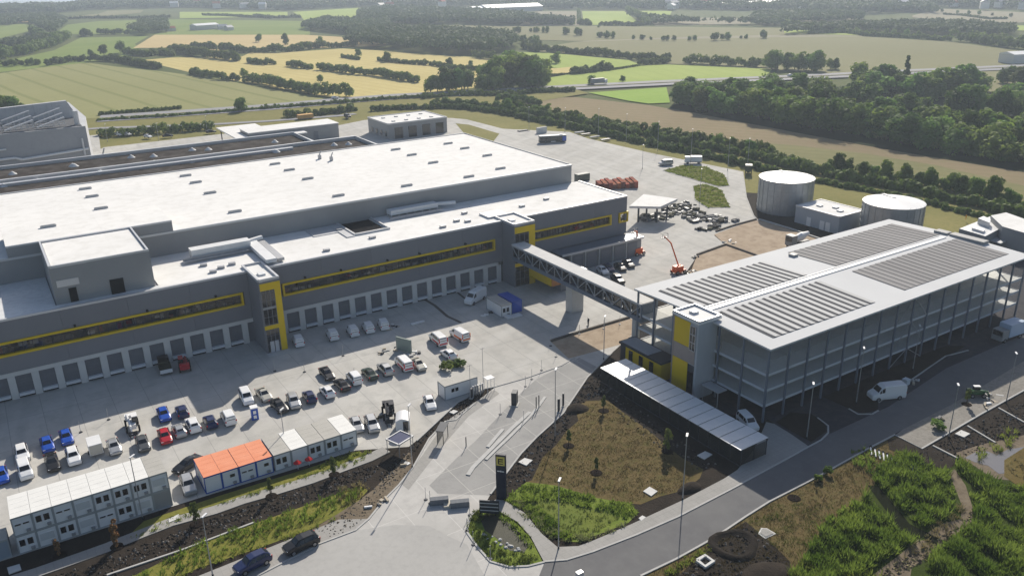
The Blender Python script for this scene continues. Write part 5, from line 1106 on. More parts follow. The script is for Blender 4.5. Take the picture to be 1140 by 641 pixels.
# ------------------------------------------------------------------ containers
CWALL=M('container_wall',(.76,.77,.78),.5,c2=(.70,.71,.72),scale=1.2); CROOF={'w':M('container_roof_white',(.74,.74,.72),.6,c2=(.66,.66,.64),scale=.5),'g':M('container_roof_grey',(.42,.41,.38),.7,c2=(.37,.36,.33),scale=.5),'o':M('container_roof_orange',(.66,.24,.13),.7,c2=(.72,.30,.18),scale=.5)}
CFR=M('container_frame',(.33,.35,.36),.5); CBL=M('container_frame_blue',(.02,.08,.35),.5); CORG=M('container_rim_orange',(.60,.10,.05),.5); SHUT=M('roller_shutter',(.55,.57,.58),.5)
LP,DP,HP=2.45,6.06,2.8
cmesh={}
def container(u,v,z,win,roof,lab,grp=None,frame=CFR,L_=LP,D_=DP,H_=HP,wall=CWALL,name='office_container',rz=0):
    o=thing(name,lab,'container',(u,v,z),rz,grp)
    k=(L_,D_,H_)
    if k not in cmesh:
        w=MB().box(.1,L_-.1,.06,D_-.06,.12,H_-.1)
        f=MB()
        for x in (0,L_-.14):
            for y in (0,D_-.14): f.box(x+.003,x+.137,y+.003,y+.137,.0,H_)
        f.box(.14,L_-.14,0,.1,H_-.18,H_).box(.14,L_-.14,D_-.1,D_,H_-.18,H_).box(0.003,.1,.14,D_-.14,H_-.18,H_).box(L_-.1,L_-.003,.14,D_-.14,H_-.18,H_).box(.14,L_-.14,0,.1,0,.14).box(0.003,.1,.14,D_-.14,0,.14).box(L_-.1,L_-.003,.14,D_-.14,0,.14)
        r=MB().box(.02,L_-.02,.02,D_-.02,H_+.003,H_+.05)
        rb=MB()
        for q in range(1,5): rb.box(.12,L_-.12,q*D_/5-.015,q*D_/5+.015,H_+.05,H_+.06)
        cmesh[k]=(w,f,r,rb,{})
    w,f,r,rb,ca=cmesh[k]
    def gm(n,mb,m):
        kk=(n,m.name)
        if kk not in ca: ca[kk]=mb.mesh(n,[m])
        return ca[kk]
    inst('wall',gm('wall',w,wall),o); inst('frame',gm('frame',f,frame),o); rr=inst('roof',gm('roof',r,CROOF[roof]),o); inst('roof_rib',gm('roof_rib',rb,CROOF[roof]),rr)
    def wn(x0,x1,z0,z1,pane=True):
        fr=inst('window',MB().box(x0-.06,x1+.06,-.0,.08,z0-.06,z1+.06).mesh('window',[WHITEM]),o)
        inst('pane',MB().box(x0,x1,-.02,.0,z0,z1).mesh('pane',[GLASSD if pane else SHUT]),fr)
    if win=='2': wn(.35,1.0,1.15,2.1); wn(1.3,1.95,1.15,2.1)
    if win=='s': wn(.35,1.05,1.55,1.75); wn(1.3,2.0,1.55,1.75)
    if win=='1': wn(1.2,1.9,1.5,2.0)
    if win=='r': wn(.35,2.0,1.0,2.05,False)
    if win!='n': inst('air_unit',MB().box(1.5,2.0,-.25,.04,.35,.7).mesh('air_unit',[GREYLT]),o)
    return o
up=['s','2','s','r','2','2','2','r']; lo=['2','r','2','r','s','2','r','n']; rf=['w']*7+['g']
ordn=['first','second','third','fourth','fifth','sixth','seventh','eighth']
wd={'s':'two narrow window slits','2':'two dark windows','r':'a closed shutter','n':'a blank grey front','1':'one small window'}
for i in range(8):
    container(-6.6+i*2.455,112.5,0,lo[i],'g','ground floor white office container, %s from left, with %s'%(ordn[i],wd[lo[i]]),'stacked office containers',wall=CWALL if i<7 else GREYLT)
    container(-6.6+i*2.455,112.5,2.83,up[i],rf[i],'upper floor office container, %s roof, %s from left, with %s'%('white' if i<7 else 'grey',ordn[i],wd[up[i]]),'stacked office containers')
for i,(wn_,x) in enumerate((('n',17.7),('1',20.25),('s',22.85),('1',25.4))):
    container(x,112.45,0,wn_,'o','site container with orange roof and blue posts, %s of four from the left'%ordn[i],'orange roofed containers',frame=CBL,L_=2.55)
    MB().box(x+.02,x+2.53,112.37,112.45,2.66,2.88).build('rim_strip',[CORG],o:=[q for q in D.objects if q.name.startswith('office_container')][-1]) if False else None
for i,(wn_,rf_,lab) in enumerate((('2','g','grey roofed office container next to the orange roofed ones'),('n','w','white roofed container left of the red parasols'),('2','g','grey roofed office container behind the red parasols'),('2','g','grey roofed office container left of the white end container'),('s','w','white roofed end container of the single storey row'))):
    container(28.15+i*2.74,112.45,0,wn_,rf_,lab,'single storey office containers',L_=2.7)
container(-16.0,112.6,0,'1','g','lone container with a blue grey side cut by the left edge',frame=CFR,L_=8.6,D_=3.0,wall=M('container_blue_grey',(.25,.30,.36),.5))
c=container(60.6,117.3,0,'n','g','single white office container with two dark windows beside the entrance lanes',L_=6.8,D_=2.7)
for x in (1.35,2.15):
    fr=inst('window',MB().box(x-.05,x+.65,-.02,.08,1.25,2.05).mesh('window',[WHITEM]),c); inst('pane',MB().box(x,x+.6,-.04,-.02,1.3,2.0).mesh('pane',[GLASSD]),fr)
c=container(89.0,143.3,0,'2','g','cream roofed white site container beside the blue one',L_=2.7,D_=6.5); 
c=container(92.1,143.9,0,'n','o','blue shipping container beside the cream roofed white one',L_=2.7,D_=6.0,wall=PAINT['blue'],frame=CBL)
for ch in c.children:
    if ch.name.startswith('roof'):
        me=ch.data.copy(); me.materials[0]=PAINT['blue']; ch.data=me
        for g_ in ch.children: m2=g_.data.copy(); m2.materials[0]=PAINT['blue']; g_.data=m2
o=MB().box(0,1.2,-1.4,0,0,.5).box(1.2,3.8,-1.6,0,0,.25).build('container_step',[WHITEM],loc=(0,0,0)); o.location=(89.6,143.2,0.01); tag(o,'low white steps in front of the cream roofed container','steps')
# parasols
def parasol(x,y,lab):
    p=G(x,y); o=thing('parasol',lab,'parasol',p,0,'red parasols'); MB().cyl(0,0,0,1.4,.04,.04,6).build('pole',[WHITEM],o,world=False)
    b=MB(); n=8
    for i in range(n):
        a0,a1=2*PI*i/n,2*PI*(i+1)/n; b.add([(0,0,1.7),(.65*math.cos(a0),.65*math.sin(a0),1.2),(.65*math.cos(a1),.65*math.sin(a1),1.2)],[(0,1,2)])
    b.cyl(0,0,1.15,1.19,.65,.65,8); b.build('canopy',[RED],o,world=False)
parasol(332,522,'red parasol, left one of two before the office containers'); parasol(344.5,518,'red parasol, right one of two before the office containers')
# portable toilet
p=G(284,465.5); o=thing('portable_toilet','blue and white portable toilet standing among the parked cars','toilet',p,R(-8))
MB().box(-.6,.6,-.6,.6,0,2.15).build('cabin',[PAINT['blue']],o,world=False); MB().box(-.62,.62,-.62,.62,2.15,2.35).build('roof',[WHITE],o,world=False); MB().box(-.36,.36,-.64,-.6,.15,1.95).build('door',[PAINT['blue']],o,world=False)
MB().box(-.25,.25,-.67,-.64,1.2,1.8).box(-.25,.25,-.67,-.64,.3,.9).build('door_panel',[WHITE],o,world=False)
# box trailer, arched trailer
p,a=head(*A(505,525+10),2.5,8); o=thing('box_trailer','square white box trailer between the white off-roader and the silver hatchback','trailer',p,a)
MB().box(-1.6,1.6,-1,1,.5,2.3).build('box_body',[WHITEM],o,world=False); MB().box(1.6,1.63,-.9,.9,.6,2.2).build('rear_door',[M('trailer_door',(.45,.44,.40),.6)],o,world=False); wheels(o,(0,),1.02,.33)
p=G(452,486); o=thing('arched_trailer','white site wagon with rounded roof and dark door by the dark planting strip','trailer',(50.2,112.9,0),R(-28))
pts=[(-1.15+2.3*i/10,2.2+.45*math.sin(PI*i/10)) for i in range(11)]
b=MB(); ring=[(x,z) for x,z in [(-1.15,.5)]+pts+[(1.15,.5)]]; n=len(ring); b.add([(x,-1.5,z) for x,z in ring]+[(x,1.6,z) for x,z in ring],[(i,(i+1)%n,n+(i+1)%n,n+i) for i in range(n)]+[tuple(range(n)),tuple(range(n,2*n))[::-1]])
b.build('wagon_body',[WHITE],o,world=False); MB().box(.1,.95,-1.56,-1.5,.55,2.2).build('wagon_door',[GLASSD],o,world=False); wheels(o,(0,),1.1,.35)
# ------------------------------------------------------------------ ground cover
def inpoly(P,n,rg):
    P=np.asarray(P); lo,hi=P.min(0),P.max(0); out=[]; tot=0
    while tot<n:
        Q=rg.uniform(lo,hi,(n*2,2)); x,y=Q.T; ins=np.zeros(len(Q),bool); j=len(P)-1
        for i in range(len(P)):
            c=((P[i,1]>y)!=(P[j,1]>y))&(x<(P[j,0]-P[i,0])*(y-P[i,1])/(P[j,1]-P[i,1]+1e-9)+P[i,0]); ins^=c; j=i
        out.append(Q[ins]); tot+=int(ins.sum())
        if not ins.any(): break
    return np.concatenate(out)[:n]
def vnoise(Q,s,seed):
    rg=np.random.default_rng(seed); a=rg.uniform(0,6.28,8); f=rg.uniform(.5,1.6,8)/s; ph=rg.uniform(0,6.28,8)
    return sum(np.sin((Q[:,0]*np.cos(a[i])+Q[:,1]*np.sin(a[i]))*f[i]*6.28+ph[i]) for i in range(8))/8*1.6+.5
def weeds(px,dens,h,name,lab,mat,seed=0,patch=4,thr=0.,bl=7,wd=.055,z=-.03,spread=.28):
    rg=np.random.default_rng(seed+77); P=np.array(W(px)); a=abs(sum(P[i][0]*P[(i+1)%len(P)][1]-P[(i+1)%len(P)][0]*P[i][1] for i in range(len(P))))/2
    Q=inpoly(P,int(a*dens),rg); nv=vnoise(Q,patch,seed); Q=Q[nv>thr]; nv=nv[nv>thr]
    hh=h*np.clip(.35+nv,.3,1.5)*rg.uniform(.6,1.25,len(Q))
    Q=np.repeat(Q,bl,0); hh=np.repeat(hh,bl); N=len(Q)
    ang=rg.uniform(0,6.28,N); r=rg.uniform(.02,spread,N); lean=rg.uniform(.1,.6,N)*hh
    b=np.column_stack([Q[:,0]+r*np.cos(ang),Q[:,1]+r*np.sin(ang),np.full(N,z)])
    t=b+np.column_stack([lean*np.cos(ang),lean*np.sin(ang),hh*rg.uniform(.6,1,N)])
    pa=ang+1.57+rg.uniform(-.8,.8,N); wv=np.column_stack([np.cos(pa),np.sin(pa),np.zeros(N)])*(wd*rg.uniform(.6,1.5,(N,1)))
    m=(b+t)/2+np.array([0,0,.08])
    V=np.stack([b-wv*.4,b+wv*.4,m+wv,t,m-wv],1).reshape(-1,3)
    o=D.objects.new(name,np_mesh(name,V,5,[mat])); COL.objects.link(o); return tag(o,lab,name.replace('_',' '),None,'stuff')
LW=leafmat('weed_green',(.06,.12,.014),(.25,.33,.06),rand=0,sc=.16,trans=.5)
LW2=leafmat('weed_yellow_green',(.14,.19,.03),(.25,.29,.06),rand=0,sc=.4,trans=.5)
LW3=leafmat('weed_straw',(.26,.22,.10),(.36,.31,.16),rand=0,sc=.6,trans=.2)
LG=leafmat('short_grass',(.09,.13,.02),(.16,.19,.045),rand=0,sc=.5,trans=.3)
LP_=leafmat('pale_grass',(.22,.25,.10),(.36,.38,.18),rand=0,sc=.6,trans=.3)
LDRY=leafmat('dry_grass',(.11,.085,.035),(.17,.14,.055),rand=0,sc=.4,trans=.2)
# lower right wilderness
weeds([(1062,516),(1075,520),(1090,532),(1120,540),(1180,545),(1180,700),(1000,700),(1040,614),(1085,580),(1084,560),(1066,522)], 8,1.25,'tall_weeds','dense tall green weeds filling the lower right corner beside the tracks',LW,1,5)
weeds([(985,512),(1000,502),(1055,526),(1062,545),(1060,570),(1048,582),(1030,588),(1013,578),(978,540),(970,532)],8,1.25,'tall_weeds','tall green weeds left of the mud track',LW,2,4)
weeds([(925,575),(963,552),(985,575),(1002,592),(1028,602),(1000,614),(975,628),(950,640),(900,660),(880,641),(905,605)],8,1.3,'tall_weeds','tall dark green weeds at bottom right, nearest to the dry lawn',LW,3,4)
weeds([(860,660),(880,635),(900,625),(940,640),(980,640),(1000,690),(860,700)],7,.8,'tall_weeds','yellow green weeds along the bottom edge at right',LW2,4,3)
weeds([(1040,563),(1072,562),(1078,580),(1050,600),(1010,625),(1000,618),(1035,592)],2.5,.5,'tall_weeds','straw coloured weeds at the bend of the mud track',LW3,5,3,.3)
weeds([(950,500),(975,500),(1010,520),(1000,535),(960,528),(940,515)],2.5,.8,'tall_weeds','weeds around the stacked white pipes',LW,6,3,.15)
weeds([(1066,512),(1108,492),(1120,478),(1135,482),(1128,500),(1105,505),(1080,520)],2.5,.7,'tall_weeds','low weeds between the dark beds and the puddle',LW2,7,3,.25)
weeds([(1118,520),(1140,500),(1180,500),(1180,545),(1130,536)],2,.4,'tall_weeds','rusty dry weeds right of the puddle',LW3,8,3,.3)
weeds([(713,641),(753,623),(796,599),(830,576),(857,559),(900,537),(921,525.5),(971,498),(1000,490),(985,520),(960,550),(920,580),(890,620),(880,641),(860,700),(650,700)],12,.11,'dry_grass','short dry grass on the lawn right of the road',LDRY,9,3,-9,4,.035,z=-.02)
weeds([(830,580),(860,562),(900,560),(930,560),(910,600),(880,620),(850,600)],9,.14,'dry_grass','yellow green grass patch on the lawn right of the road',LG,10,4,.3,4,.035)
weeds([(735,640),(755,624),(790,606),(797,612),(770,628),(750,641)],6,.45,'grass_clump','bright yellow green grass strip along the kerb by the square shaft',LW2,11,2,0)
# basin
weeds([(562,557),(567,552),(586,537),(612,541),(640,549),(670,556),(702,561),(711,570),(700,578),(680,570),(640,562),(610,556),(600,556),(598,562),(640,600),(625,602),(603,590),(584,570)],8,.55,'bank_grass','lush green reeds on the bank round the grass basin',LW,12,2.5)
weeds([(566,560),(580,556),(600,572),(625,592),(660,596),(700,580),(708,574),(690,590),(650,604),(618,603),(592,585)],9,.38,'bank_grass','pale yellow green grass on the near bank of the basin',LP_,13,2)
weeds([(590,560),(610,553),(650,563),(690,575),(668,590),(640,598),(608,580)],4,.2,'basin_grass','short olive grass on the basin floor',LG,14,3,.05,6,.05)
weeds([(540,562),(525,573),(520,590),(531,607),(546,624),(567,630),(588,629),(600,620),(585,615),(560,612),(545,600),(535,585),(540,575),(556,573),(552,569)],6,.45,'island_grass','grass on the rim of the oval traffic island',LG,15,2)
weeds([(548,568),(560,570),(580,586),(592,600),(594,612),(584,605),(570,590)],6,.5,'island_grass','green grass on the right rim of the oval island',LW,16,2)
# bank by the road at left, strips by the path
weeds([(80,680),(119,655),(204,613),(220,604),(284,582),(369,552),(400,540),(407,546),(395,556),(377,566),(347,582),(284,606),(220,628),(150,660)],3.6,.65,'bank_grass','rough green and brown grass bank above the road with two black cars',LW,17,3)
weeds([(100,690),(160,655),(220,630),(284,608),(347,586),(380,575),(347,591),(284,613),(220,634),(170,660)],5,.35,'bank_grass','yellow green grass edge along the pale shoulder',LW2,18,3)
weeds([(375,545),(400,535),(412,546),(395,560),(380,566)],4,.6,'tall_weeds','rusty brown weeds at the right end of the bank',LW3,19,2)
for i,p_ in enumerate(([(135,604),(150,596),(190,577),(205,571),(230,566),(200,580),(150,600)],[(230,566),(300,546),(395,517),(412,508),(402,504),(360,517),(330,526),(395,512),(300,541)])): weeds(p_,5,.3,'grass_strip','yellow green grass strip between containers and footpath, %s part'%('left' if i==0 else 'right'),LW2,20+i,2)
weeds([(355,521),(375,508),(405,500),(414,503),(400,512),(372,520)],6,.4,'grass_clump','bright grass patch by the right end of the containers',LW2,22,2)
weeds([(592,534),(604,509),(620,494),(631,479),(644,468),(653,450),(676,448),(693,460),(725,483),(742,498),(759,511),(775,524),(762,543),(735,550),(702,558),(660,551),(620,538)],12,.10,'dry_grass','short dry grass on the central lawn beside the bicycle shelter',LDRY,23,3,-9,4,.035)
weeds([(738,190),(762,184),(786,186),(807,195),(812,207),(800,208),(772,200)],3,.4,'island_grass','rough green growth on the larger planted island in the rear yard',LW2,24,4,.1,z=.05,wd=.1)
weeds([(772,207),(786,205.6),(804,212),(813,231),(788,231.5),(774,223)],3,.4,'island_grass','rough green growth on the smaller planted island in the rear yard',LW2,25,4,.1,z=.05,wd=.1)
# mounds, shafts, slabs
def mound(x,y,rx,ry,h,name,lab,mat,cat='mound',seed=1,n=22,hole=0):
    p=G(x,y); rg=np.random.default_rng(seed); vs=[];fs=[]; rings=7
    for k in range(rings+1):
        q=k/rings
        for i in range(n):
            a=2*PI*i/n; r=(1-q); s=1+.08*math.sin(3*a+seed)+rg.uniform(-.03,.03)
            zz=h*math.sin(q*PI/2)**.8 if not hole else (h*math.sin(min(1,q/.35)*PI) if q<.35 else -hole*math.sin(min(1,(q-.35)/.4)*PI/2))
            vs.append((rx*r*s*math.cos(a),ry*r*s*math.sin(a),zz+rg.uniform(-.04,.04)*min(1,h)-.05*(k==0)))
    for k in range(rings):
        for i in range(n): fs.append((k*n+i,k*n+(i+1)%n,(k+1)*n+(i+1)%n,(k+1)*n+i))
    o=MB().add(vs,fs).build(name,[mat],smooth=True); o.location=p; return tag(o,lab,cat)
mound(817,606,3.6,3.2,.45,'soil_pit','round dark pit with a low earth rim beside the road at bottom right',M('mound_soil',(.02,.018,.016),1.,c2=(.035,.03,.026),scale=1,bump=1,bscale=4),'pit',hole=.02)
mound(850,640,4,2.2,.6,'soil_mound','low dark soil heap behind the weeds at the bottom edge',SOIL,seed=3)
mound(642,455,2.2,1.8,.7,'soil_mound','small dark earth heap at the lawn edge by the entrance lanes',SOIL,seed=4)
mound(768,543,2.2,1.2,.6,'soil_mound','small grassy heap at the lawn corner near the footway',SOIL,seed=5)
sheet('bare_soil',[(755,641),(797,601),(830,580),(855,600),(880,625),(880,660),(740,680)],-.005,SOIL)
def slab(pts,name,lab,m=CONCLT,hgt=.12,hole=False):
    P=W(pts); c=Vector((sum(p[0] for p in P)/len(P),sum(p[1] for p in P)/len(P),0)); b=MB()
    if hole:
        q=[(c.x+(p[0]-c.x)*.55,c.y+(p[1]-c.y)*.55) for p in P]; b.ribbon(P+[P[0]],.45,-.03,hgt); b.prism(q,-.03,hgt*.3,1)
    else: b.prism(P,-.03,hgt)
    o=b.build(name,[m,hole] if hole else [m],loc=c); return tag(o,lab,'slab' if not hole else 'shaft')
slab([(577,514.5),(584,510),(593,512.5),(586,518.5)],'concrete_slab','square pale slab in dark soil right of the tall sign pylon')
slab([(716,547),(723,542),(732,547),(725,552.5)],'concrete_slab','square pale slab with small cover on the central lawn near the footway')
slab([(711,577),(715,574),(719,576),(714,580)],'concrete_slab','smallest white square cover by the footway bend')
slab([(776,507),(785,502.5),(793,506),(784,511.5)],'concrete_slab','pale slab in dark soil below the shelter roof corner')
slab([(776,625),(785,619.5),(794,626),(785,632)],'concrete_shaft','square white concrete shaft with dark opening at the bottom right',CONCLT,.35,BLACK)
slab([(844,594),(847,587.5),(854,588),(864,594),(852,599.5)],'pavement_patch','five sided grey slab with pale rim on the dry lawn',CONCLT,.06)
sheet('slab_paving',[(846,593.5),(848.5,588.7),(854,589.3),(861.5,594),(852,598)],.13,PAVE)
slab([(1063,483),(1070,479),(1080,483),(1073,487)],'concrete_slab','square pale slab in the dark bed beside the gravel lot')
slab([(188,578),(199,572.5),(200,577),(188,582)],'concrete_slab','flat pale slab on grass beside the footpath right of the stacked containers')
slab([(8,632),(22,628),(24,634),(10,639)],'concrete_slab','flat grey slab beside the footpath at bottom left')
slab([(500,459),(505,456.5),(510,458),(505,461)],'concrete_slab','small pale cover in the dark strip beside the entrance lanes')
# ------------------------------------------------------------------ saplings with dark watering rings
SAP=[tree_meshes(4,1.8,40+i,'tall',per=26,nl=9,size=.22,mat=LEAFL) for i in range(2)]
REDL=leafmat('foliage_red_tips',(.30,.05,.03),(.38,.10,.06)); SAPR=[tree_meshes(4,1.8,50,'tall',per=26,nl=9,size=.22,mat=leafmat('foliage_autumn',(.24,.10,.05),(.16,.13,.05)))]
MULCH=M('mulch',(.018,.014,.012),1.)
def sapling(x,y,h,lab,bank=SAP,ring=1.0):
    p=G(x,y); o=tree(p,h,lab,None,bank=bank,base=4,name='young_tree',cat='young tree',sx=.62)
    if ring: b=MB().cyl(p.x,p.y,-.05,.07,ring,ring*.8,16).build('mulch_ring',[MULCH],o); b.parent=o; b.matrix_parent_inverse=o.matrix_basis.inverted(); b.location=p; 
    s=MB().box(-.45,-.38,-.04,.04,0,1.6).box(.38,.45,-.04,.04,0,1.6).build('tree_stake',[BARK],o,world=False); return o
for x,y,h,lab,bk in ((664,526,3.6,'slender sapling in a dark ring in the middle of the central lawn',SAP),(633,496,4.0,'sapling at the left edge of the central lawn',SAP),(672,457,4.0,'sapling at the top corner of the lawn near the shelter',SAP),(743,502,5.4,'tallest sapling of the lawn, beside the shelter',SAP),(884,554,.8,'tiny bush in a dark ring on the lawn right of the road',SAP),
  (130,608,5.2,'young tree with red leaves before the stacked containers',SAPR),(66,618,3.4,'small young tree with red leaves left of the taller one',SAPR),(219,583,4.6,'young green tree beside the footpath left of the orange containers',SAP),(302,552,4.4,'young green tree beside the footpath below the orange containers',SAP),(372,528,4.2,'young green tree beside the footpath below the grey containers',SAP),(1076,450,4.2,'bare young tree on the gravel lot beside the left lamp',SAP)):
    sapling(x,y,h,lab,bk)
for x,y,lab in ((1044,477,'green cut bush lying on the gravel lot'),(497,411,'heap of cut shrubs behind the single office container'),(511,408,'brownish shrub heap right of the green one behind the container')):
    tree(G(x,y),1.6 if x<600 else 1.4,lab,None,bank=BU,base=3.2,name='shrub_heap',cat='shrub',sx=1.5)
for x,y in ((911,529),(908,535)): pass
for i,(x,y) in enumerate(((911,534),(921,527))): tree(G(x,y),1.2,'small grey green bush at the kerb of the dry lawn, %s one'%('left' if i==0 else 'right'),None,bank=BU,base=3.2,name='bush',cat='bush')
# ------------------------------------------------------------------ lamps and poles
def lamp(x,y,h,lab,arm=True,grp='street lamps'):
    p=G(x,y); o=thing('street_lamp',lab,'lamp',p,R(40),grp); MB().cyl(0,0,0,h,.09,.05,8).build('pole',[METAL],o,world=False)
    if arm: MB().box(-.1,.85,-.14,.14,h-.02,h+.1).build('lamp_head',[WHITEM],o,world=False)
    MB().cyl(0,0,0,.35,.14,.12,8).build('base',[DKSTEEL],o,world=False); return o
for x,y,h,lab in ((621.8,610.5,10.5,'street lamp at the corner of footway and basin'),(759.8,556,10.5,'street lamp on the footway beside the central lawn'),(898,488,9.8,'street lamp in the dark bed at the left corner of the car park'),(1055.8,487,9.4,'street lamp on the gravel lot, left one'),(1120,448,9.3,'street lamp on the gravel lot, right one'),(237,641,9,'street lamp at the bottom left by the grass bank'),(159,577,10,'street lamp before the stacked containers'),(459,520,10.7,'street lamp in the dark strip left of the entrance lanes'),(618,487,12.3,'street lamp at the right edge of the entrance lanes'),(953,449,10.5,'street lamp before the long side of the car park, left'),(1016,412,9,'street lamp before the long side of the car park, right'),(318,499,7,'thin lamp pole behind the white container'),(672,400,9,'thin lamp pole near the sand patch')): lamp(x,y,h,lab)
for i,(x,y,h) in enumerate(((589,146,11),(629,147,11),(666,151,12),(697,158,12),(732,168,12),(769,178,12),(810,190,12),(715,188,9),(779,222,10),(832,187,11),(120,158,8),(177,157,8),(231,148,8))): lamp(x,y,h,'slim lamp mast of the rear yard, number %s from the left'%['five','six','seven','eight','nine','ten','twelve','thirteen','fourteen','fifteen','one','two','three'][i],True,'rear yard lamp masts')
for i,(x,y,h,lab) in enumerate(((538,425,8.8,'antenna mast on the gas bottle rack'),(524,444,8.5,'thin pole at the right end of the single office container'))): 
    o=MB().cyl(0,0,0,h*.8,.07,.04,6).tube((-.5,0,h*.78),(.5,0,h*.78),.03).build('mast',[METAL]); o.location=G(x,y); tag(o,lab,'mast')
# bollard poles with dark feet
BOL=MB().cyl(0,0,0,.12,.32,.25,8,1).cyl(0,0,.12,2.2,.04,.04,6,0).mesh('warning_post',[METAL,DKSTEEL])
bl=[(306,413),(382,396),(339,414),(395,421),(121,475-8),(90,481),(585,430),(592,422),(603,412),(619,397),(557,461),(583,469),(613,385),(645,372),(654,363),(672,366),(690,361),(479,560),(474,556),(520,591),(527,606),(546,622),(523,573)]
for i,(x,y) in enumerate(bl): o=inst('warning_post',BOL,None,G(x,y)); tag(o,'thin grey post on a dark foot standing on the paved yard','post','grey posts on dark feet')
# ------------------------------------------------------------------ entrance lanes: islands, barriers, terminals
LI=MB()
def island(pts,w,lab):
    P=W(pts); c=Vector((P[0][0],P[0][1],0)); o=MB().ribbon(P,w,0,.16).build('lane_island',[CONC],loc=c); return tag(o,lab,'kerb island')
island([(521,529),(527,520),(540,507),(560,487),(570,477),(590,459)],.7,'long kerb island between the entrance lanes, left one')
island([(541,512),(552,501),(565,489),(590,464),(600,452),(607,442)],.5,'long kerb island between the entrance lanes, right one')
island([(543,498),(553,486),(560,478)],.6,'short kerb island in the middle of the lanes')
def post(x,y,h,w_,lab,m=DKSTEEL,nm='barrier_post',arm=None):
    p=G(x,y); o=thing(nm,lab,'barrier' if 'barrier' in nm else 'terminal',p,R(45)); MB().box(-w_,w_,-w_*.6,w_*.6,0,h).build('housing',[m],o,world=False); MB().box(-w_-.15,w_+.15,-w_,w_,0,.15).build('foot',[CONC],o,world=False)
    if arm: MB().beam((0,0,h*.85),arm,.1,.12).build('arm',[WHITEM],o,world=False)
    return o
post(573,450,2.6,.75,'tall dark terminal board at the upper end of the left lane island',nm='entry_terminal'); post(597,455,2.4,.12,'dark barrier post, left of the pair in the lanes'); post(600,453,2.4,.12,'dark barrier post, right of the pair in the lanes')
post(622,458,2.6,.3,'dark barrier machine at the right edge of the lanes, front one'); post(627,452,2.6,.25,'dark barrier machine at the right edge of the lanes, rear one')
post(519,497,1.8,.1,'single dark post in the left lane'); post(525,443,2,.3,'dark cabinet beside the office container',nm='cabinet')
# shelter frame at (495,485)
p=G(493,490); o=thing('notice_shelter','dark framed glass notice shelter beside the planting strip','shelter',p,R(45)); b=MB()
for x in (-1.3,1.3):
    for y in (-.5,.5): b.box(x-.05,x+.05,y-.05,y+.05,0,2.5)
b.box(-1.5,1.5,-.7,.7,2.5,2.6); b.build('frame',[DKSTEEL],o,world=False); MB().box(-1.25,1.25,.45,.5,.2,2.4).build('pane',[GLASSD],o,world=False)
# sign pylon
p=G(559,555); o=thing('sign_pylon','tall dark blue sign pylon with a yellow emblem panel beside the lanes','sign',(53.3,86.9,0),R(-45)); 
MB().box(-.74,.74,-.22,.22,0,7.5).build('pylon_body',[M('pylon_blue',(.015,.022,.045),.4,coat=.3)],o,world=False)
MB().box(-.6,.6,-.26,-.23,5.75,7.2).build('emblem_panel',[M('emblem_yellow',(.62,.52,.12),.5)],o,world=False)
EB=M('emblem_black',(.012,.014,.02),.5)
MB().box(-.36,.38,-.29,-.27,6.72,6.88).box(-.36,-.2,-.29,-.27,6.45,6.72).box(-.36,.2,-.29,-.27,6.38,6.52).box(.05,.38,-.29,-.27,6.38,6.52).box(-.36,-.2,-.29,-.27,6.1,6.38).box(-.36,.38,-.29,-.27,5.98,6.12).build('emblem',[EB],o,world=False)
MB().box(-.5,-.1,-.29,-.26,4.75,4.9).box(-.05,.1,-.29,-.26,4.7,4.95).box(.15,.5,-.29,-.26,4.72,4.86).build('lettering',[WHITE],o,world=False)
p=G(545,572); o=thing('info_board','dark slatted information board on the tip of the oval island','sign',p,R(-40)); MB().box(-1.4,1.4,-.08,.08,.2,2.3).build('board',[DKSTEEL],o,world=False)
b=MB()
for k in range(3): MB().box(-1.3,1.3,-.12,-.09,.6+k*.6,.75+k*.6).build('board_slat',[METALP],o,world=False)
o=MB().box(-1.2,1.2,-.3,.3,0,2.6).build('sign_stub',[METALP]); o.location=G(645,655); tag(o,'narrow white sign panel seen edge on at the bottom edge','sign'); o.scale=(.35,1,1)
# planters
for x,y,a,lab in ((489,560,-8,'long grey concrete barrier block at the lane mouth, left'),(512,563,-8,'long grey concrete barrier block at the lane mouth, right')):
    o=MB().box(-1.35,1.35,-.5,.5,0,.12).box(-1.35,1.35,-.45,.45,.12,.9).build('barrier_block',[M('block_grey',(.14,.15,.17),.8,c2=(.2,.21,.22),scale=2)]); o.location=G(x,y); o.rotation_euler.z=R(-25); tag(o,lab,'block')
o=MB().box(-.9,.9,-.7,.7,0,.35).build('pallet',[M('pale_wood',(.5,.47,.4),.8)]); o.location=G(501,562); o.rotation_euler.z=R(-25); tag(o,'pale pallet between the two concrete blocks','pallet')
# stones on the island
for i in range(16):
    t=i/15; x=541+38*t+rnd.uniform(-4,4); y=597+16*t+rnd.uniform(-4,3); r=rnd.uniform(.12,.34)
    b=MB(); 
    vs=[(r*math.cos(a)*rnd.uniform(.7,1.2),r*math.sin(a)*rnd.uniform(.7,1.2),0) for a in [k*PI/3 for k in range(6)]]; vs2=[(v[0]*.6,v[1]*.6,r*rnd.uniform(.4,.7)) for v in vs]
    b.add(vs+vs2,[(k,(k+1)%6,6+(k+1)%6,6+k) for k in range(6)]+[(6,7,8,9,10,11)]); o=b.build('stone',[CONC]); o.location=G(x,y)-Vector((0,0,.02)); tag(o,'pale rough stone lying in the dark bed of the oval island','stone','stones on the oval island')
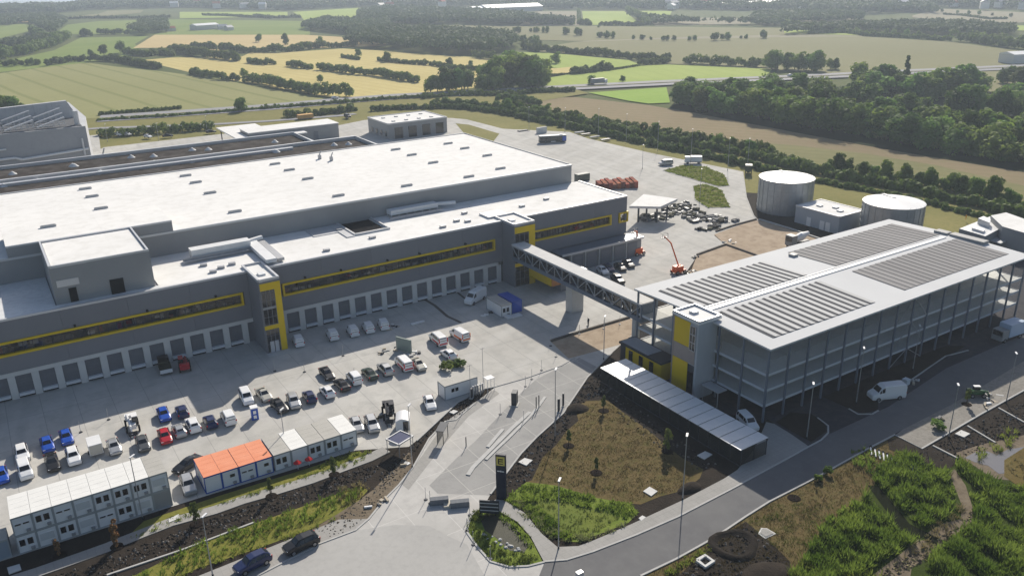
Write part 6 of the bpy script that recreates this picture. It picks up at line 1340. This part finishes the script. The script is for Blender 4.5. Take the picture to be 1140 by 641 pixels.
# pipes stack, crate, IBC
b=thing('pipe_stack','fan of white plastic pipes lying at the kerb of the dry lawn','pipes',G(984,510))
for i in range(12):
    p=G(969+i*4.6,500+i*2.0)-b.location; MB().tube((p.x,p.y,.35),(p.x-1.4,p.y-1.2,.1),.13,7).build('pipe',[WHITEM],b,world=False); MB().tube((p.x,p.y,.35),(p.x+.25,p.y+.2,.38),.2,7).build('pipe_end',[BLACK],b,world=False)
o=MB().box(-.6,.6,-.6,.6,0,.12,1).box(-.55,.55,-.5,.5,.12,1.2,0).build('liquid_tank',[M('plastic_white',(.6,.65,.7),.4),DKSTEEL]); o.location=G(1008,428); tag(o,'white cube shaped liquid tank by the car park kerb','tank')
def junk(x,y,n,sp,lab,cols,nm='debris_pile',s=.7,seed=0):
    rg=random.Random(seed); p=G(x,y); o=thing(nm,lab,'pile',p)
    for i in range(n):
        a=rg.uniform(0,6.3); r=sp*math.sqrt(rg.random()); l=rg.uniform(.3,1.3)*s; wq=rg.uniform(.15,.6)*s; h=rg.uniform(.1,.8)*s; c=(r*math.cos(a),r*math.sin(a)*.6)
        b=MB().box(c[0]-l,c[0]+l,c[1]-wq,c[1]+wq,0,h,0,rot=(c[0],c[1],rg.uniform(0,3.1)))
        b.build('item',[cols[rg.randrange(len(cols))]],o,world=False)
    return o
DK=[BLACK,DKSTEEL,M('junk_olive',(.08,.08,.06),.8),M('junk_grey',(.2,.2,.2),.8)]; LTc=[CONC,WHITEM,M('pale_wood2',(.45,.4,.32),.8),DKSTEEL]
for i,(x,y,n,sp) in enumerate(((752,232,24,5),(762,236,28,5),(772,240,20,4.5),(781,244,28,5),(791,244,28,5),(800,247,18,4.5),(789,254,18,4),(819,246,6,1.5),(764,228,14,4))): junk(x,y,n,sp,'dark pile of building material on the rear yard, %s from the left'%ordn[min(i,7)] if i<8 else 'dark material behind the second pile on the rear yard',DK,seed=i,s=1.0)
junk(729,242,34,6,'dark clutter of machines stored under the filling station roof',DK,s=1.1,seed=99)
for i,(x,y,n,sp,lab) in enumerate(((433,391,12,2.6,'stack of pale timbers and frames left of the grey green panel'),(459,394,7,1.8,'small pale skip with planks behind the beige saloon'),(440,364,6,2.0,'loose boards on the yard right of the five vans'),(768,303,7,2.0,'scattered pale items at the sand edge'),(772,286,6,1.6,'dark heap at the corner of the sand fence'),(813,270,9,2.2,'pallets and boxes beside the sand fence'),(541,350,8,1.6,'flat pallet with dark goods beside the cream roofed container'),(1105,443,10,2.4,'building rubble behind the green tractor'),(1098,452,5,1.5,'planks beside the rubble on the gravel lot'),(1045,466,4,.9,'black sack pair on the gravel lot'),(422,466,5,1.4,'dark items beside the forklift'),(452,517,4,1.1,'white scrap in the dark strip'),(1020,425,4,1.4,'rubble beside the white liquid tank'),(418,560,6,1.8,'broken kerb stones on the sandy shoulder'))): junk(x,y,n,sp,lab,LTc if i not in (4,9,10) else DK,s=.5,seed=20+i)
o=MB().box(-.15,.15,-1.9,1.9,.1,2.9).build('grey_panel',[M('panel_green_grey',(.22,.27,.25),.6)]); o.location=G(450,391); o.rotation_euler.z=R(25); tag(o,'upright grey green panel standing beside the timber stack','panel')
o=MB().box(-1.6,1.6,-.4,.4,.05,.3).build('white_plank_stack',[WHITEM]); o.location=G(465,360); o.rotation_euler.z=R(0); tag(o,'white board lying on the shaded yard','board')
# red pallet stacks
rp=thing('red_crate_stack','large stack of rust red crates behind the warehouse corner','crates',G(688,208))
RC=[M('crate_red',(.32,.10,.06),.8,rand=.2),M('crate_brown',(.22,.09,.06),.8,rand=.2)]
for i in range(9):
    for j in range(4):
        if i+j<1: continue
        h=1.6+((i*7+j*3)%3)*.35
        q=MB().box(i*1.5-7,i*1.5-5.65,j*1.9-3,j*1.9-1.35,0,h)
        for k in range(3): q.box(i*1.5-7.03,i*1.5-5.62,j*1.9-3.03,j*1.9-1.32,.3+k*.5,.38+k*.5)
        q.build('crate',[RC[(i+j)%2]],rp,world=False)
rp.rotation_euler.z=R(-25)
o=MB().box(-2.6,2.6,-1.2,1.2,0,2.6).build('green_container',[PAINT['green']]); o.location=G(648,201)+Vector((0,0,0)); tag(o,'dark green container peeping out behind the warehouse hall corner','container')
o=MB().box(0,.1,-.1,.1,0,1).build('spare_box',[DKSTEEL]); D.objects.remove(o)
# orange skip by the wing, vehicles behind
junk(118,150,9,3.5,'orange machines by the industrial hall',[ORANGE,ORANGE,DKSTEEL],'orange_machine',.9,60)
o=MB().box(-4,4,-1.5,1.5,0,2.0).build('orange_hut',[M('hut_orange',(.6,.35,.12),.7)]); o.location=G(340,131.5); tag(o,'orange brown heap behind the long service building','hut')
for i,(x,y) in enumerate(((582,146),(645,148),(652,150),(662,153),(674,156))): o=MB().box(-2.5,2.5,-.8,.8,0,.5).build('pallet_stack',[CONC if i%2 else DKSTEEL]); o.location=G(x,y); tag(o,'flat pallet stack at the far kerb of the rear yard, %s from the left'%ordn[i],'pallets')
o=MB().box(-2.6,2.6,-.6,.6,0,2.6).build('white_hut',[CONCLT]); o.location=G(603,148); tag(o,'pale grey hut behind the bus','hut')
o=MB().box(-.3,.3,-1.5,1.5,.3,.5).tube((0,-1.5,.2),(0,1.5,.2),.15).build('yard_pump',[DKSTEEL]); o.location=G(386,132); tag(o,'small dark device in the rear yard near the service building','device')
# edging boards around the sand field
def strip(pts,lab,w_=.5,h=.35,m=M('formwork_dark',(.10,.09,.08),.9)): P=W(pts); o=MB().ribbon(P,w_,0,h).build('edging_board',[m],loc=(P[0][0],P[0][1],0)); return tag(o,lab,'edging')
strip([(776,284),(808,272.5)],'dark edging board along the sand field, left part'); strip([(808,272.5),(846,286)],'dark edging board crossing the sand field')
strip([(797,258),(818,251),(842,244.5)],'dark edging board at the top left of the sand field'); strip([(845,244.5),(880,255),(915,267)],'pale kerb along the top of the sand field',.5,.3,CONC)
strip([(613,380),(640,371.5),(701,353.5)],'dark edging board along the sand patch by the footbridge'); strip([(506,323),(520,334),(524,337)],'dark drainage channel in the yard, upper part',.5,.03); strip([(466,329),(484,340),(498,352),(513,359)],'dark drainage channel running into the yard from the docks',.7,.03)
# gas bottle rack
o=thing('gas_bottle_rack','steel cage rack with upright grey gas bottles beside the office container','rack',G(537,437)); b=MB()
for x in (-2.2,-.7,.8,1.5,2.2):
    for y in (-.6,.6): b.box(x-.03,x+.03,y-.03,y+.03,0,2.6)
b.box(.7,2.3,-.7,.7,2.6,2.7); b.build('rack_frame',[WHITEM],o,world=False)
for i in range(5): MB().cyl(-1.9+i*.5,0,.0,1.9,.17,.15,8).build('gas_bottle',[METAL],o,world=False)
# small pavilion with navy top at the end of the path
p=G(449,504); o=thing('blue_canopy','small canopy with dark blue cover on white frame beside the dark strip','canopy',(46.8,107.0,0),R(20)); MB().box(-1.5,1.5,-1.3,1.3,2.3,2.36).build('cover',[PAINT['navy']],o,world=False)
b=MB().ribbon([(-1.6,-1.4),(1.6,-1.4),(1.6,1.4),(-1.6,1.4),(-1.6,-1.4)],.25,2.25,2.45)
for x in (-1.55,1.55):
    for y in (-1.35,1.35): b.box(x-.04,x+.04,y-.04,y+.04,0,2.25)
b.build('frame',[METAL],o,world=False)
# low building with yellow fascia beside the bridge pier
lw=thing('loading_pavilion','low flat roofed loading pavilion with a yellow fascia under the footbridge','pavilion',(111,153,0))
part('pavilion_roof',MB().box(106.0,116.5,148.2,162.3,3.9,4.3),[METALP],lw); part('yellow_fascia',MB().box(105.7,105.95,148.2,162.3,2.2,4.2),[YEL],lw); part('end_fascia',MB().box(105.9,112,147.9,148.15,2.2,4.2),[M('fascia_brown',(.35,.15,.05),.6)],lw); part('pavilion_wall',MB().box(109,116.3,148.6,162.2,0,3.88),[GREY],lw)
# people: three workers far off
SKIN=M('skin',(.45,.28,.2),.6); HV=M('hi_vis',(.8,.35,.02),.6); TR_=M('trousers_dark',(.04,.045,.06),.8)
def person(x,y,lab,top=TR_,a=0.):
    p=G(x,y); o=thing('person',lab,'person',p,a); V=[(0,0,.95),(0,0,1.2),(0,0,1.42),(0,0,1.55),(0,0,1.68),(.1,0,.9),(.12,.05,.48),(.12,-.02,.05),(.13,.12,.03),(-.1,0,.9),(-.12,-.05,.48),(-.12,-.1,.05),(-.13,.04,.03),(.2,0,1.4),(.26,.03,1.12),(.24,.12,.88),(-.2,0,1.4),(-.26,.03,1.12),(-.24,.12,.88)]
    E=[(0,1),(1,2),(2,3),(3,4),(0,5),(5,6),(6,7),(7,8),(0,9),(9,10),(10,11),(11,12),(2,13),(13,14),(14,15),(2,16),(16,17),(17,18)]; Rr=[.15,.15,.16,.06,.11,.1,.07,.05,.04,.1,.07,.05,.04,.07,.05,.04,.07,.05,.04]
    me=D.meshes.new('body'); me.from_pydata(V,E,[]); me.materials.append(top); b=inst('body',me,o); m_=b.modifiers.new('skin','SKIN'); m_.use_smooth_shade=True; b.modifiers.new('sub','SUBSURF').levels=1
    for i,vv in enumerate(me.skin_vertices[0].data if me.skin_vertices else []): vv.radius=(Rr[i],Rr[i]); vv.use_root=(i==0)
    return o
person(655,362,'person in dark clothes standing on the sunlit yard right of the bridge pier'); person(1075,253-8,'person in orange on the meadow behind the right storage tank',HV)
# scatter of clods and stones in the dark soil strips
def clods(px,n,lab,seed,mats,s=.25):
    rg=np.random.default_rng(seed); Q=inpoly(W(px),n,rg); b=MB()
    for x,y in Q:
        r=s*rg.uniform(.3,1.2); a=rg.uniform(0,1.5); vs=[(x+r*math.cos(a+k*PI/2),y+r*math.sin(a+k*PI/2),-.04) for k in range(4)]; b.add(vs+[(x+rg.uniform(-.3,.3)*r,y+rg.uniform(-.3,.3)*r,r*rg.uniform(.4,.9))],[(0,1,4),(1,2,4),(2,3,4),(3,0,4)],int(rg.integers(len(mats))))
    o=b.build('clods',mats); tag(o,lab,'clods',None,'stuff')
cm=[SOIL,SOIL,M('clod_brown',(.09,.075,.06),.9),M('clod_grey',(.17,.16,.15),.9)]
clods([(60,641),(141,612),(240,575),(347,540),(411,516),(425,520),(410,535),(369,548),(284,578),(204,607),(140,632),(100,660)],900,'clods and stones in the dark soil strip below the footpath',31,cm,.22)
clods([(458,497),(464,492),(510,449),(524,442),(548,434),(528,448),(507,466),(496,468),(470,492),(444,524),(430,540),(420,530)],350,'clods in the dark strip left of the entrance lanes',32,cm,.2)
clods([(546,552),(580,507),(597,489),(627,462),(654,422),(668,412),(690,430),(640,452),(631,478),(604,508),(592,530),(565,550)],500,'clods in the dark bed right of the entrance lanes',33,cm,.25)
clods([(415,545),(440,520),(458,505),(455,525),(425,553),(396,585),(370,598),(350,590),(380,573)],300,'stones on the sandy shoulder',34,[MUD,MUD,cm[3]],.2)
clods([(755,641),(797,604),(830,585),(855,604),(880,641)],300,'clods round the soil mound',35,cm,.3)
clods([(1000,494),(1026,502),(1140,445),(1140,480),(1080,505),(1040,515)],400,'clods in the dark beds below the gravel lot',36,cm,.22)
clods([(1040,600),(1060,590),(1085,575),(1084,560),(1075,578),(1050,610),(1010,636),(960,650)],350,'dry clods along the mud track',37,[MUD,LW3,cm[2]],.3)
clods([(670,425),(700,445),(760,490),(800,515),(780,525),(730,495),(690,465),(660,440)],300,'clods below the bicycle shelter',38,cm,.22)
